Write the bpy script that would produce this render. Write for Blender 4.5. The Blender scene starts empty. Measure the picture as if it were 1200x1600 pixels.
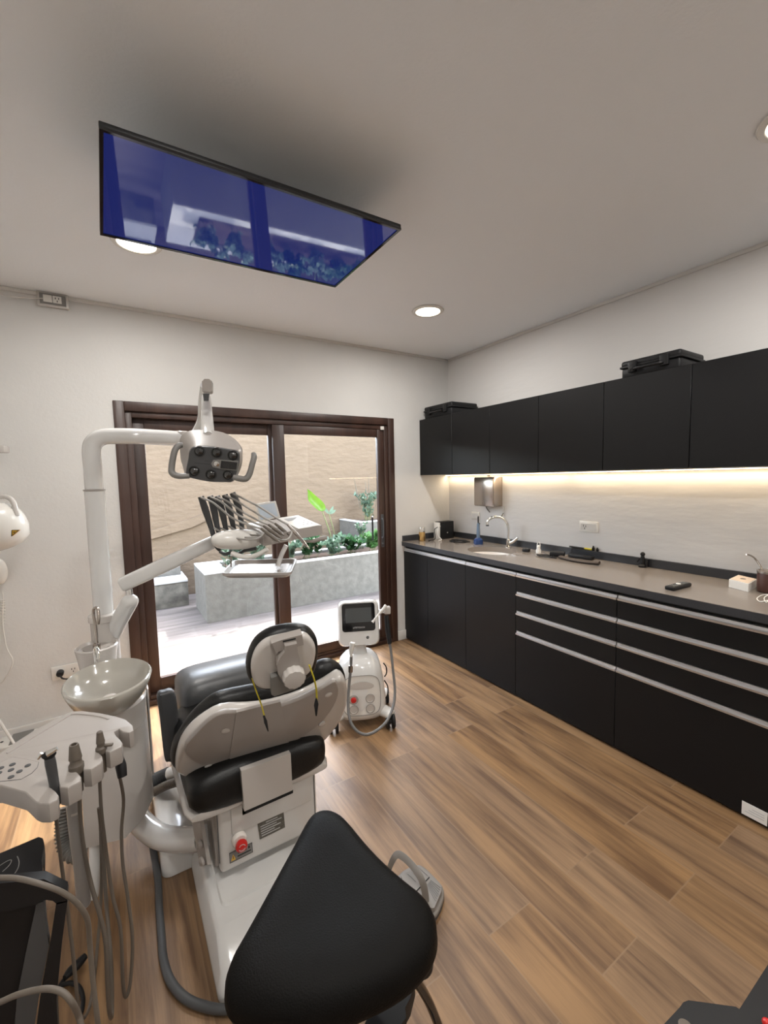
import bpy, bmesh, math, random
from mathutils import Vector, Matrix, Euler
random.seed(7)
sc = bpy.context.scene
COL = sc.collection
V = Vector
PI = math.pi

# ------------------------------------------------------------------ materials
def mat(name, col, rough=.5, metal=0., spec=.5, coat=0., var=0., vscale=6., bump=0., bscale=40., emit=None, estr=0., col2=None, trans=0., stretch=(1,1,1), bdist=.01):
    m = bpy.data.materials.new(name); m.use_nodes = True
    nt = m.node_tree; b = nt.nodes['Principled BSDF']; N = nt.nodes.new; L = nt.links.new
    b.inputs['Base Color'].default_value = (*col, 1)
    b.inputs['Roughness'].default_value = rough
    b.inputs['Metallic'].default_value = metal
    b.inputs['Specular IOR Level'].default_value = spec
    b.inputs['Coat Weight'].default_value = coat
    b.inputs['Coat Roughness'].default_value = .08
    b.inputs['Transmission Weight'].default_value = trans
    if emit:
        b.inputs['Emission Color'].default_value = (*emit, 1); b.inputs['Emission Strength'].default_value = estr
    tc = N('ShaderNodeTexCoord'); mp = N('ShaderNodeMapping'); mp.inputs['Scale'].default_value = stretch
    L(tc.outputs['Object'], mp.inputs['Vector'])
    if var > 0 or col2:
        n = N('ShaderNodeTexNoise'); n.inputs['Scale'].default_value = vscale; n.inputs['Detail'].default_value = 6
        L(mp.outputs['Vector'], n.inputs['Vector'])
        r = N('ShaderNodeValToRGB'); c2 = col2 or tuple(c*(1-var) for c in col)
        r.color_ramp.elements[0].position = .35; r.color_ramp.elements[1].position = .68
        r.color_ramp.elements[0].color = (*c2, 1); r.color_ramp.elements[1].color = (*col, 1)
        L(n.outputs['Fac'], r.inputs['Fac']); L(r.outputs['Color'], b.inputs['Base Color'])
    n2 = N('ShaderNodeTexNoise'); n2.inputs['Scale'].default_value = bscale; n2.inputs['Detail'].default_value = 5
    L(mp.outputs['Vector'], n2.inputs['Vector'])
    if bump > 0:
        bp = N('ShaderNodeBump'); bp.inputs['Strength'].default_value = bump; bp.inputs['Distance'].default_value = bdist
        L(n2.outputs['Fac'], bp.inputs['Height']); L(bp.outputs['Normal'], b.inputs['Normal'])
    else:
        mr = N('ShaderNodeMapRange'); mr.inputs['To Min'].default_value = max(0, rough-.03); mr.inputs['To Max'].default_value = min(1, rough+.03)
        L(n2.outputs['Fac'], mr.inputs['Value']); L(mr.outputs['Result'], b.inputs['Roughness'])
    return m

def plank_mat(name, x0, y0, w, ln, off, base, alt, groutc, swap=False, rough=.38, grain=.55, warm=.16):
    m = bpy.data.materials.new(name); m.use_nodes = True
    nt = m.node_tree; b = nt.nodes['Principled BSDF']; N = nt.nodes.new; L = nt.links.new
    def M(op, a, c=None, d=None):
        n = N('ShaderNodeMath'); n.operation = op
        for i, v in enumerate((a, c, d)):
            if v is None: continue
            if isinstance(v, (int, float)): n.inputs[i].default_value = v
            else: L(v, n.inputs[i])
        return n.outputs[0]
    g = N('ShaderNodeNewGeometry'); s = N('ShaderNodeSeparateXYZ'); L(g.outputs['Position'], s.inputs[0])
    X, Y = (s.outputs['Y'], s.outputs['X']) if swap else (s.outputs['X'], s.outputs['Y'])
    u = M('DIVIDE', M('SUBTRACT', X, x0), w); row = M('FLOOR', u); fu = M('FRACT', u)
    par = M('MODULO', M('ABSOLUTE', row), 2)
    v = M('DIVIDE', M('ADD', M('SUBTRACT', Y, y0), M('MULTIPLY', par, off)), ln); colr = M('FLOOR', v); fv = M('FRACT', v)
    cb = N('ShaderNodeCombineXYZ'); L(row, cb.inputs[0]); L(colr, cb.inputs[1])
    wn = N('ShaderNodeTexWhiteNoise'); wn.noise_dimensions = '3D'; L(cb.outputs[0], wn.inputs['Vector'])
    sw = N('ShaderNodeSeparateColor'); L(wn.outputs['Color'], sw.inputs[0])
    # grain: noise stretched along the plank, shifted per plank
    gv = N('ShaderNodeCombineXYZ')
    L(M('ADD', M('MULTIPLY', X, 26.), M('MULTIPLY', sw.outputs[0], 40.)), gv.inputs[0])
    L(M('ADD', M('MULTIPLY', Y, 1.3), M('MULTIPLY', sw.outputs[1], 40.)), gv.inputs[1])
    L(M('MULTIPLY', sw.outputs[2], 10.), gv.inputs[2])
    n1 = N('ShaderNodeTexNoise'); n1.inputs['Scale'].default_value = 1.; n1.inputs['Detail'].default_value = 9; n1.inputs['Roughness'].default_value = .7; n1.inputs['Distortion'].default_value = .5
    L(gv.outputs[0], n1.inputs['Vector'])
    gv2 = N('ShaderNodeCombineXYZ')
    L(M('ADD', M('MULTIPLY', X, 7.), M('MULTIPLY', sw.outputs[1], 30.)), gv2.inputs[0])
    L(M('ADD', M('MULTIPLY', Y, .9), M('MULTIPLY', sw.outputs[2], 30.)), gv2.inputs[1])
    n2 = N('ShaderNodeTexNoise'); n2.inputs['Scale'].default_value = 1.; n2.inputs['Detail'].default_value = 3; n2.inputs['Distortion'].default_value = 1.2
    L(gv2.outputs[0], n2.inputs['Vector'])
    r = N('ShaderNodeValToRGB'); r.color_ramp.elements[0].position = .39; r.color_ramp.elements[1].position = .60
    r.color_ramp.elements[0].color = (*alt, 1); r.color_ramp.elements[1].color = (*base, 1)
    L(M('ADD', M('MULTIPLY', n1.outputs['Fac'], grain), M('MULTIPLY', n2.outputs['Fac'], 1-grain)), r.inputs['Fac'])
    hs = N('ShaderNodeHueSaturation'); L(r.outputs['Color'], hs.inputs['Color'])
    L(M('ADD', M('MULTIPLY', sw.outputs[0], warm*1.2), 1-warm*.6), hs.inputs['Value'])
    L(M('ADD', M('MULTIPLY', sw.outputs[1], .14), .96), hs.inputs['Saturation'])
    e = .0022
    gx = M('LESS_THAN', M('MINIMUM', fu, M('SUBTRACT', 1, fu)), e/w); gy = M('LESS_THAN', M('MINIMUM', fv, M('SUBTRACT', 1, fv)), e/ln)
    gr = M('MAXIMUM', gx, gy)
    mx = N('ShaderNodeMix'); mx.data_type = 'RGBA'; L(M('MULTIPLY', gr, .75), mx.inputs['Factor']); L(hs.outputs['Color'], mx.inputs['A']); mx.inputs['B'].default_value = (*groutc, 1)
    L(mx.outputs['Result'], b.inputs['Base Color'])
    b.inputs['Roughness'].default_value = rough; b.inputs['Specular IOR Level'].default_value = .5
    bp = N('ShaderNodeBump'); bp.inputs['Strength'].default_value = .25; bp.inputs['Distance'].default_value = .004
    L(M('SUBTRACT', M('MULTIPLY', n1.outputs['Fac'], .3), gr), bp.inputs['Height']); L(bp.outputs['Normal'], b.inputs['Normal'])
    return m

def glass_mat():
    m = bpy.data.materials.new('window_glass'); m.use_nodes = True
    nt = m.node_tree; nt.nodes.clear(); N = nt.nodes.new; L = nt.links.new
    o = N('ShaderNodeOutputMaterial'); mx = N('ShaderNodeMixShader'); t = N('ShaderNodeBsdfTransparent'); g = N('ShaderNodeBsdfGlossy')
    t.inputs['Color'].default_value = (.95, .97, .96, 1); g.inputs['Roughness'].default_value = .01
    f = N('ShaderNodeFresnel'); f.inputs['IOR'].default_value = 1.5
    ge = N('ShaderNodeNewGeometry'); iv = N('ShaderNodeMath'); iv.operation = 'SUBTRACT'; iv.inputs[0].default_value = 1.; L(ge.outputs['Backfacing'], iv.inputs[1])
    mu = N('ShaderNodeMath'); mu.operation = 'MULTIPLY'; L(f.outputs[0], mu.inputs[0]); L(iv.outputs[0], mu.inputs[1])
    L(mu.outputs[0], mx.inputs[0]); L(t.outputs[0], mx.inputs[1]); L(g.outputs[0], mx.inputs[2]); L(mx.outputs[0], o.inputs[0])
    return m

def emis(name, col, s):
    m = bpy.data.materials.new(name); m.use_nodes = True
    nt = m.node_tree; nt.nodes.clear(); e = nt.nodes.new('ShaderNodeEmission'); o = nt.nodes.new('ShaderNodeOutputMaterial')
    e.inputs[0].default_value = (*col, 1); e.inputs[1].default_value = s; nt.links.new(e.outputs[0], o.inputs[0]); return m

MT = dict(
 wall=mat('wall_paint', (.63,.62,.60), .75, bump=.12, bscale=60, var=.05, vscale=2.5),
 wallr=mat('rough_wall_paint', (.64,.625,.61), .8, bump=.2, bscale=9, stretch=(1,.45,1.6), bdist=.02),
 ceil=mat('ceiling_paint', (.79,.81,.83), .85, bump=.1, bscale=90),
 white_trim=mat('white_trim', (.62,.60,.57), .5),
 floor=plank_mat('wood_look_tiles', 1.374, .94, .2045, 1.2, .27, (.295,.178,.092), (.115,.064,.034), (.24,.155,.09), rough=.44),
 deck=plank_mat('deck_tiles', 3.45, .2, .2, 1.2, .4, (.145,.128,.124), (.08,.069,.065), (.133,.12,.115), swap=True, rough=.6),
 doorwood=mat('dark_brown_door_laminate', (.062,.030,.021), .42, var=.5, vscale=9, stretch=(1,1,.12), bump=.15, bscale=60),
 black_lam=mat('black_laminate', (.006,.006,.0065), .42, spec=.25),
 black_in=mat('black_shadow_gap', (.004,.004,.004), .8),
 alu=mat('brushed_aluminium', (.62,.62,.63), .32, metal=.85),
 quartz=mat('taupe_grey_quartz', (.24,.205,.175), .16, var=.12, vscale=260, coat=0.),
 quartz_d=mat('dark_grey_splash_strip', (.035,.037,.042), .3, var=.15, vscale=160),
 chrome=mat('chrome', (.78,.77,.75), .12, metal=1),
 steel=mat('stainless_steel', (.42,.37,.33), .22, metal=.9),
 ceramic=mat('white_ceramic', (.72,.67,.62), .15, coat=.5),
 plast=mat('glossy_white_plastic', (.60,.585,.56), .2, coat=.35),
 plast2=mat('warm_grey_plastic', (.34,.31,.285), .38),
 plast3=mat('pale_grey_plastic', (.52,.49,.46), .24, coat=.3),
 white=mat('clean_white_plastic', (.70,.68,.64), .25, coat=.2),
 bwhite=mat('enamelled_white_metal', (.66,.655,.64), .18, coat=.6),
 leather=mat('black_upholstery', (.008,.008,.008), .36, bump=.12, bscale=220, spec=.35),
 leather2=mat('black_seat_leather', (.006,.0056,.0052), .5, bump=.3, bscale=320, bdist=.004, spec=.08),
 blackp=mat('black_plastic', (.011,.011,.012), .45, spec=.28),
 blackg=mat('black_gloss_plastic', (.008,.008,.009), .08, coat=.5),
 darkgrey=mat('dark_grey_plastic', (.055,.057,.06), .45),
 grey=mat('mid_grey_plastic', (.19,.185,.175), .42),
 hose=mat('taupe_hose_rubber', (.115,.095,.076), .5),
 hoseg=mat('grey_hose_rubber', (.13,.125,.12), .5),
 pedal=mat('pedal_grey_plastic', (.21,.19,.17), .5),
 cover=mat('window_sheen_upholstery', (.055,.057,.06), .4, spec=.8, bump=.1, bscale=60),  # black leg cushion; its grey base colour paints in the window sheen
 postg=mat('satin_grey_metal', (.30,.29,.28), .3),
 hosel=mat('pale_hose_rubber', (.36,.345,.32), .45),
 rubber=mat('dark_rubber_hose', (.06,.062,.065), .5),
 red=mat('red_button', (.55,.012,.01), .3, coat=.3),
 yellow=mat('yellow_cord', (.62,.52,.03), .6),
 label=mat('label_olive_grey', (.12,.11,.09), .45, var=.4, vscale=120),
 print_=mat('dark_print', (.02,.02,.02), .6),
 pale_print=mat('pale_print', (.45,.45,.45), .6),
 warn=mat('yellow_warning', (.62,.36,.03), .5),
 paper=mat('white_paper', (.72,.70,.66), .7),
 gold=mat('gold_metal', (.62,.40,.16), .22, metal=1),
 brown=mat('brown_leather', (.055,.018,.012), .4),
 brownc=mat('dark_brown_case', (.045,.03,.022), .5),
 blue=mat('blue_translucent', (.02,.05,.16), .25),
 lens=mat('lamp_lens', (.012,.012,.012), .05, coat=1.),
 stucco=mat('beige_stucco', (.148,.107,.073), .95, bump=.35, bscale=7, bdist=.05, var=.10, vscale=2.2, stretch=(1,1,2.2)),
 conc=mat('planter_concrete', (.138,.131,.12), .9, var=.25, vscale=14, bump=.3, bscale=50),
 conc_w=mat('white_planter_cap', (.42,.42,.42), .8),
 conc_d=mat('weathered_concrete', (.15,.14,.12), .95, col2=(.05,.045,.04), vscale=7, bump=.4, bscale=40),
 soil=mat('soil', (.06,.04,.03), .95, bump=.8, bscale=60),
 leafb=mat('bright_leaf', (.11,.23,.02), .42, var=.25, vscale=30),
 leafd=mat('deep_green_leaf', (.035,.11,.04), .45, var=.45, vscale=25),
 leafm=mat('mid_green_leaf', (.08,.20,.06), .45, var=.4, vscale=25),
 leafg=mat('grey_green_leaf', (.12,.20,.14), .5, var=.35, vscale=25),
 stem=mat('plant_stem', (.13,.16,.06), .6),
 glass=glass_mat(),
 lamp=emis('warm_downlight_glow', (1,.86,.66), 7.),
 strip=emis('warm_led_strip_glow', (1,.76,.48), 9.),
 screen=None,
)
# the television: a lit dark blue picture behind gloss
MT['screen'] = mat('lit_blue_screen', (.004,.005,.012), .03, spec=.75, emit=(.02,.04,.30), estr=.3, coat=0.)
MT['greyscreen'] = mat('grey_screen', (.035,.037,.037), .12, emit=(.5,.52,.5), estr=.04)

# leaves let some light through
def leafify(m, f=.25):
    nt = m.node_tree; b = nt.nodes['Principled BSDF']; o = [n for n in nt.nodes if n.type == 'OUTPUT_MATERIAL'][0]
    t = nt.nodes.new('ShaderNodeBsdfTranslucent'); mx = nt.nodes.new('ShaderNodeMixShader'); mx.inputs[0].default_value = f
    src = b.inputs['Base Color'].links[0].from_socket; nt.links.new(src, t.inputs[0])
    nt.links.new(b.outputs[0], mx.inputs[1]); nt.links.new(t.outputs[0], mx.inputs[2]); nt.links.new(mx.outputs[0], o.inputs[0])
for k in ('leafb', 'leafd', 'leafm', 'leafg'): leafify(MT[k])

# ------------------------------------------------------------------ geometry helper
def frame_of(d, up=V((0,0,1))):
    d = V(d).normalized()
    if abs(d.dot(up)) > .98: up = V((0,1,0)) if abs(d.y) < .9 else V((1,0,0))
    s = d.cross(up).normalized(); u = s.cross(d).normalized()
    return s, u, d

def smooth_path(pts, n=6, closed=False):
    P = [V(p) for p in pts]; out = []
    if len(P) < 3 and not closed: return P
    m = len(P); rng = m if closed else m-1
    for i in range(rng):
        if closed: a, b, c, d = P[(i-1) % m], P[i], P[(i+1) % m], P[(i+2) % m]
        else: a, b, c, d = P[max(i-1,0)], P[i], P[i+1], P[min(i+2,m-1)]
        for k in range(n):
            t = k/n
            out.append(.5*((2*b)+(c-a)*t+(2*a-5*b+4*c-d)*t*t+(3*b-a-3*c+d)*t**3))
    if not closed: out.append(P[-1])
    return out

class G:
    def __init__(s): s.b = bmesh.new(); s.mi = 0
    def _new(s, fs):
        for f in fs: f.material_index = s.mi
    def _bev(s, vs, r, seg=2, sharp=None):
        es = set()
        vs = set(vs)
        for v in vs:
            for e in v.link_edges:
                if e.verts[0] in vs and e.verts[1] in vs: es.add(e)
        if sharp is not None:
            es = [e for e in es if len(e.link_faces) == 2 and e.calc_face_angle(0) > sharp]
        before = set(s.b.faces)
        bmesh.ops.bevel(s.b, geom=list(es), offset=r, offset_type='OFFSET', segments=seg, profile=.5, affect='EDGES', clamp_overlap=True)
        s._new([f for f in s.b.faces if f not in before])
    def ring(s, pts): return [s.b.verts.new(p) for p in pts]
    def box(s, a, b, bev=0, seg=2, R=None, at=None):
        (x0,y0,z0),(x1,y1,z1) = a, b
        c = [V((x,y,z)) for z in (z0,z1) for x,y in ((x0,y0),(x1,y0),(x1,y1),(x0,y1))]
        if R is not None: c = [R@p for p in c]
        if at is not None: c = [p+V(at) for p in c]
        v = s.ring(c)
        fs = [s.b.faces.new([v[i] for i in q]) for q in ((3,2,1,0),(4,5,6,7),(0,1,5,4),(1,2,6,5),(2,3,7,6),(3,0,4,7))]
        s._new(fs)
        if bev: s._bev(v, bev, seg)
        return s
    def obox(s, c, size, rot=(0,0,0), bev=0, seg=2):
        h = V(size)/2
        return s.box(-h, h, bev, seg, R=Euler(rot).to_matrix(), at=c)
    def rings(s, rs, cap0=True, cap1=True, closed=False):
        vs = [s.ring(r) for r in rs]; n = len(vs[0]); fs = []
        m = len(vs)
        for i in range(m if closed else m-1):
            a, b = vs[i], vs[(i+1) % m]
            for j in range(n):
                fs.append(s.b.faces.new((a[j], a[(j+1) % n], b[(j+1) % n], b[j])))
        if not closed:
            if cap0: fs.append(s.b.faces.new(vs[0][::-1]))
            if cap1: fs.append(s.b.faces.new(vs[-1]))
        s._new(fs); return vs
    def cyl(s, p0, p1, r0, r1=None, seg=24, bev=0, cap=True):
        r1 = r0 if r1 is None else r1
        a, u, d = frame_of(V(p1)-V(p0)); R = []
        for p, r in ((V(p0), r0), (V(p1), r1)):
            R.append([p+a*r*math.cos(t*2*PI/seg)+u*r*math.sin(t*2*PI/seg) for t in range(seg)])
        if bev:
            L = (V(p1)-V(p0)).length; d = d*bev
            def sc_(r, c, k): return [c+(q-c)*k for q in r]
            R = [sc_(R[0], V(p0), 1-bev/r0), [q+d for q in R[0]], [q-d for q in R[1]], sc_(R[1], V(p1), 1-bev/r1)]
        s.rings(R, cap, cap); return s
    def tube(s, pts, r, seg=12, n=6, smooth=True, closed=False, flat=None, up=None, cap=True):
        P = smooth_path(pts, n, closed) if smooth else [V(p) for p in pts]
        rr = r if isinstance(r, (list, tuple)) else None
        R = []; m = len(P); pa = None
        for i, p in enumerate(P):
            if closed: t = P[(i+1) % m]-P[i-1]
            else: t = P[min(i+1,m-1)]-P[max(i-1,0)]
            if t.length < 1e-9: t = V((0,0,1))
            t.normalize()
            if pa is None:
                a, u, _ = frame_of(t, V(up) if up else V((0,0,1)))
            else:
                a = pa-t*pa.dot(t); a.normalize(); u = a.cross(t)*-1
                u = t.cross(a)*-1
                u = a.cross(t)
            pa = a
            if rr:
                x = i/(m-1)*(len(rr)-1); k = min(int(x), len(rr)-2); q = rr[k]+(rr[k+1]-rr[k])*(x-k)
            else: q = r
            fa, fu = flat or (1, 1)
            R.append([p+a*q*fa*math.cos(k*2*PI/seg)+u*q*fu*math.sin(k*2*PI/seg) for k in range(seg)])
        s.rings(R, cap, cap, closed=closed); return s
    def lathe(s, prof, c=(0,0,0), ax=(0,0,1), seg=32, sx=1, sy=1, cap0=True, cap1=True, R=None):
        a, u, d = frame_of(ax, V((0,1,0))) if R is None else R
        s.rings([[V(c)+a*r*sx*math.cos(k*2*PI/seg)+u*r*sy*math.sin(k*2*PI/seg)+d*z for k in range(seg)] for r, z in prof], cap0, cap1); return s
    def slab(s, pts, d, bev=0, seg=3, smooth=0, closed=True):
        P = smooth_path(pts, smooth, True) if smooth else [V(p) for p in pts]
        d = V(d)
        nrm = V((0,0,0))
        for i in range(len(P)): nrm += P[i].cross(P[(i+1) % len(P)])
        if nrm.dot(d) < 0: P = P[::-1]
        if bev and smooth:
            # rounded rim by inset rings
            c = sum(P, V((0,0,0)))/len(P); dn = d.normalized(); T = d.length; R = []
            def inset(k):
                out = []; m = len(P)
                for i in range(m):
                    t = (P[(i+1) % m]-P[i-1]).normalized(); inn = dn.cross(t).normalized()
                    out.append(P[i]+inn*k)
                return out
            R = [[q+dn*(bev*(1-math.cos(PI/2*j/seg))) for q in inset(bev*(1-math.sin(PI/2*j/seg)))] for j in range(seg+1)]
            R += [[q+dn*(T-bev+bev*math.sin(PI/2*j/seg)) for q in inset(bev*(1-math.cos(PI/2*j/seg)))] for j in range(seg+1)]
            s.rings(R); return s
        v0 = s.ring(P); v1 = s.ring([p+d for p in P]); n = len(P)
        fs = [s.b.faces.new(v0[::-1]), s.b.faces.new(v1)]
        fs += [s.b.faces.new((v0[i], v0[(i+1) % n], v1[(i+1) % n], v1[i])) for i in range(n)]
        s._new(fs)
        if bev: s._bev(v0+v1, bev, seg, sharp=.5)
        return s
    def ell(s, c, r, rot=(0,0,0), seg=24, nr=12, z0=-1., z1=1.):
        R = Euler(rot).to_matrix(); rs = []
        a0, a1 = math.asin(z0), math.asin(z1)
        for i in range(nr+1):
            a = a0+(a1-a0)*i/nr; k = max(math.cos(a), 1e-3)
            rs.append([V(c)+R@V((r[0]*k*math.cos(t*2*PI/seg), r[1]*k*math.sin(t*2*PI/seg), r[2]*math.sin(a))) for t in range(seg)])
        s.rings(rs); return s
    def quad(s, *p): s._new([s.b.faces.new(s.ring([V(q) for q in p]))]); return s
    def leaf(s, p, d, side, L, w, curl=.2, fold=.15):
        d = V(d).normalized(); side = V(side).normalized(); nn = d.cross(side).normalized(); p = V(p)
        prev = None
        prof = [(0,.12),(.25,.8),(.5,1.),(.75,.7),(1.,.04)]
        for t, k in prof:
            c = p+d*L*t-nn*L*curl*t*t*-1*(-1)
            row = [s.b.verts.new(c+side*w*k+nn*w*fold*k), s.b.verts.new(c), s.b.verts.new(c-side*w*k+nn*w*fold*k)]
            if prev: s._new([s.b.faces.new((prev[0], prev[1], row[1], row[0])), s.b.faces.new((prev[1], prev[2], row[2], row[1]))])
            prev = row
        return s

ORG = {}
def ob(name, g, m, parent=None, label=None, cat=None, group=None, kind=None, ang=38, keep=False, base=False):
    b = g.b if isinstance(g, G) else g
    bmesh.ops.recalc_face_normals(b, faces=b.faces) if not keep else None
    me = bpy.data.meshes.new(name)
    co = [v.co for v in b.verts]
    lo = V((min(c[i] for c in co) for i in range(3))); hi = V((max(c[i] for c in co) for i in range(3)))
    c = (lo+hi)/2
    if base: c.z = lo.z
    bmesh.ops.translate(b, verts=b.verts, vec=-c)
    b.to_mesh(me); b.free()
    for p in me.polygons: p.use_smooth = True
    me.set_sharp_from_angle(angle=math.radians(ang))
    for x in (m if isinstance(m, (list, tuple)) else [m]): me.materials.append(x)
    o = bpy.data.objects.new(name, me); COL.objects.link(o)
    ORG[o.name] = c.copy()
    if parent is not None:
        o.parent = parent; o.location = c-ORG[parent.name]
    else: o.location = c
    tag(o, label, cat, group, kind); return o
def tag(o, label=None, cat=None, group=None, kind=None):
    if label: o['label'] = label
    if cat: o['category'] = cat
    if group: o['group'] = group
    if kind: o['kind'] = kind
    return o
def thing(name, label=None, cat=None, loc=(0,0,0), group=None, kind=None, rz=0):
    o = bpy.data.objects.new(name, None); COL.objects.link(o); o.location = loc; o.empty_display_size = .05
    o.rotation_euler = (0,0,rz); ORG[o.name] = V(loc)
    return tag(o, label, cat, group, kind)
def S(name, g, m, parent=None, **k): return ob(name, g, m, parent, kind=None if parent else 'structure', **k)
def text(name, body, size, loc, R, m, parent, depth=.0004):
    cu = bpy.data.curves.new(name, 'FONT'); cu.body = body; cu.size = size; cu.extrude = depth; cu.align_x = 'CENTER'; cu.align_y = 'CENTER'
    t = bpy.data.objects.new(name+'_tmp', cu); COL.objects.link(t)
    dg = bpy.context.evaluated_depsgraph_get(); me = bpy.data.meshes.new_from_object(t.evaluated_get(dg))
    bpy.data.objects.remove(t)
    me.transform(R.to_4x4()); 
    b = bmesh.new(); b.from_mesh(me); bmesh.ops.translate(b, verts=b.verts, vec=V(loc)); bpy.data.meshes.remove(me)
    return ob(name, b, m, parent, keep=True)
def copy_tree(o, parent=None):
    c = o.copy(); COL.objects.link(c); c.parent = parent
    for ch in list(o.children): copy_tree(ch, c)
    return c
def basis(u, v):   # matrix whose columns are right, up, out
    u = V(u).normalized(); v = V(v); w = u.cross(v).normalized(); v = w.cross(u)
    return Matrix((u, v, w)).transposed()

# ------------------------------------------------------------------ camera
cam = bpy.data.cameras.new('camera'); cam.sensor_fit = 'HORIZONTAL'; cam.sensor_width = 36.; cam.lens = 36.*668.677/1200
cam.clip_start = .02; cam.clip_end = 200
co = bpy.data.objects.new('camera', cam); COL.objects.link(co); sc.camera = co
_r, _u, _f = V((.8462,-.5323,-.0222)), V((.0613,.0559,.9965)), V((.5293,.8447,-.08))
co.matrix_world = Matrix.Translation((0,0,1.53)) @ Matrix((_r, _u, -_f)).transposed().to_4x4()
sc.view_settings.view_transform = 'Standard'; sc.view_settings.look = 'None'; sc.view_settings.gamma = 1; sc.view_settings.use_curve_mapping = False
# ================================================================== SETTING
XL, XR, YB, YF, ZC = -1.02, 2.82, 3.27, -1.9, 2.658
S('floor', G().box((XL-.1,YF-.1,-.12),(XR+.1,YB+.02,0)), MT['floor'])
S('ceiling', G().box((XL-.1,YF-.1,ZC),(XR+.1,YB+.15,ZC+.15)), MT['ceil'])
S('wall_right', G().box((XR,YF-.1,0),(XR+.15,YB+.15,ZC)), MT['wallr'])
S('wall_left', G().box((XL-.15,YF-.1,0),(XL,YB+.15,ZC)), MT['wall'])
S('wall_front', G().box((XL,YF-.15,0),(XR,YF,ZC)), MT['wall'])
DX0, DX1, DZ = .022, 2.168, 2.06
g = G(); g.box((XL,YB,0),(DX0,YB+.15,ZC)); g.box((DX1,YB,0),(XR,YB+.15,ZC)); g.box((DX0,YB,DZ),(DX1,YB+.15,ZC))
S('wall_back', g, MT['wall'])
g = G(); g.box((XL,YB-.014,ZC-.022),(XR-.014,YB,ZC), .004); S('trim_1', g, MT['white_trim'])
g = G(); g.box((XR-.014,YF,ZC-.022),(XR,YB-.0145,ZC), .004); S('trim_2', g, MT['white_trim'])
def baseb(name, a, b):
    g = G(); g.box(a, b, .004); S(name, g, MT['white_trim'])
g = G(); g.box((XL,YB-.018,0),(DX0,YB,.09), .004); g.box((DX1,YB-.018,0),(2.272,YB,.09), .004); S('baseboard_back', g, MT['white_trim'])
baseb('baseboard_left', (XL,YF,0), (XL+.018,YB-.02,.09))
# sliding door
d1 = thing('door_1', kind='structure', loc=(1.1,YB,0))
d1['label'] = 'dark brown two-pane sliding glass door to the patio'
g = G(); y0, y1 = YB-.012, YB+.10
c = .062
for a, b in (((DX0,y0,0),(DX0+c,y1,DZ)), ((DX1-c,y0,0),(DX1,y1,DZ)), ((DX0+c,y0,DZ-c),(DX1-c,y1,DZ)), ((DX0+c,y0,0),(DX1-c,y1,.035))): g.box(a, b, .004)
c2 = c+.038
for a, b in (((DX0+c,y0+.018,.035),(DX0+c2,y1,DZ-c)), ((DX1-c2,y0+.018,.035),(DX1-c,y1,DZ-c)), ((DX0+c2,y0+.018,DZ-c2),(DX1-c2,y1,DZ-c)), ((DX0+c2,y0+.018,.035),(DX1-c2,y1,.06))): g.box(a, b, .003)
S('door_frame', g, MT['doorwood'], d1)
def sash(x0, x1, gx0, gx1, gz0, gz1, y, z0, z1, handle):
    g = G(); t = .034
    g.box((x0,y,z0),(gx0,y+t,z1), .004); g.box((gx1,y,z0),(x1,y+t,z1), .004)
    g.box((gx0,y,z0),(gx1,y+t,gz0), .004); g.box((gx0,y,gz1),(gx1,y+t,z1), .004)
    s_ = S('door_sash', g, MT['doorwood'], d1)
    S('glass_pane', G().box((gx0-.006,y+.014,gz0-.006),(gx1+.006,y+.018,gz1+.006)), MT['glass'], s_)
    return s_
sL = sash(DX0+c2+.001, 1.148, .192, 1.033, .157, 1.879, YB+.052, .061, DZ-c2-.001, 0)
sR = sash(1.055, DX1-c2-.001, 1.150, 2.002, .135, 1.889, YB+.012, .061, DZ-c2-.001, 1)
g = G(); hx = 2.035
g.box((hx-.016,YB+.004,.90),(hx+.016,YB+.013,1.20), .006)
g.tube([(hx-.008,YB+.008,1.155),(hx-.01,YB-.022,1.15),(hx-.01,YB-.022,1.0),(hx-.008,YB+.008,.995)], .006, n=4)
g.cyl((hx,YB+.006,.935),(hx,YB-.006,.935), .009); g.cyl((hx,YB+.006,.908),(hx,YB-.003,.908), .004)
S('door_handle', g, MT['darkgrey'], d1)
g = G(); g.tube([(1.955,YB+.05,1.17),(1.975,YB+.085,1.165),(1.975,YB+.085,.98),(1.955,YB+.05,.975)], .008, n=4)
S('door_handle', g, MT['blackp'], d1)
g = G(); g.box((2.03,YB-.008,1.955),(2.065,YB+.004,1.985), .003); S('door_contact', g, MT['white'], d1)

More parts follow.
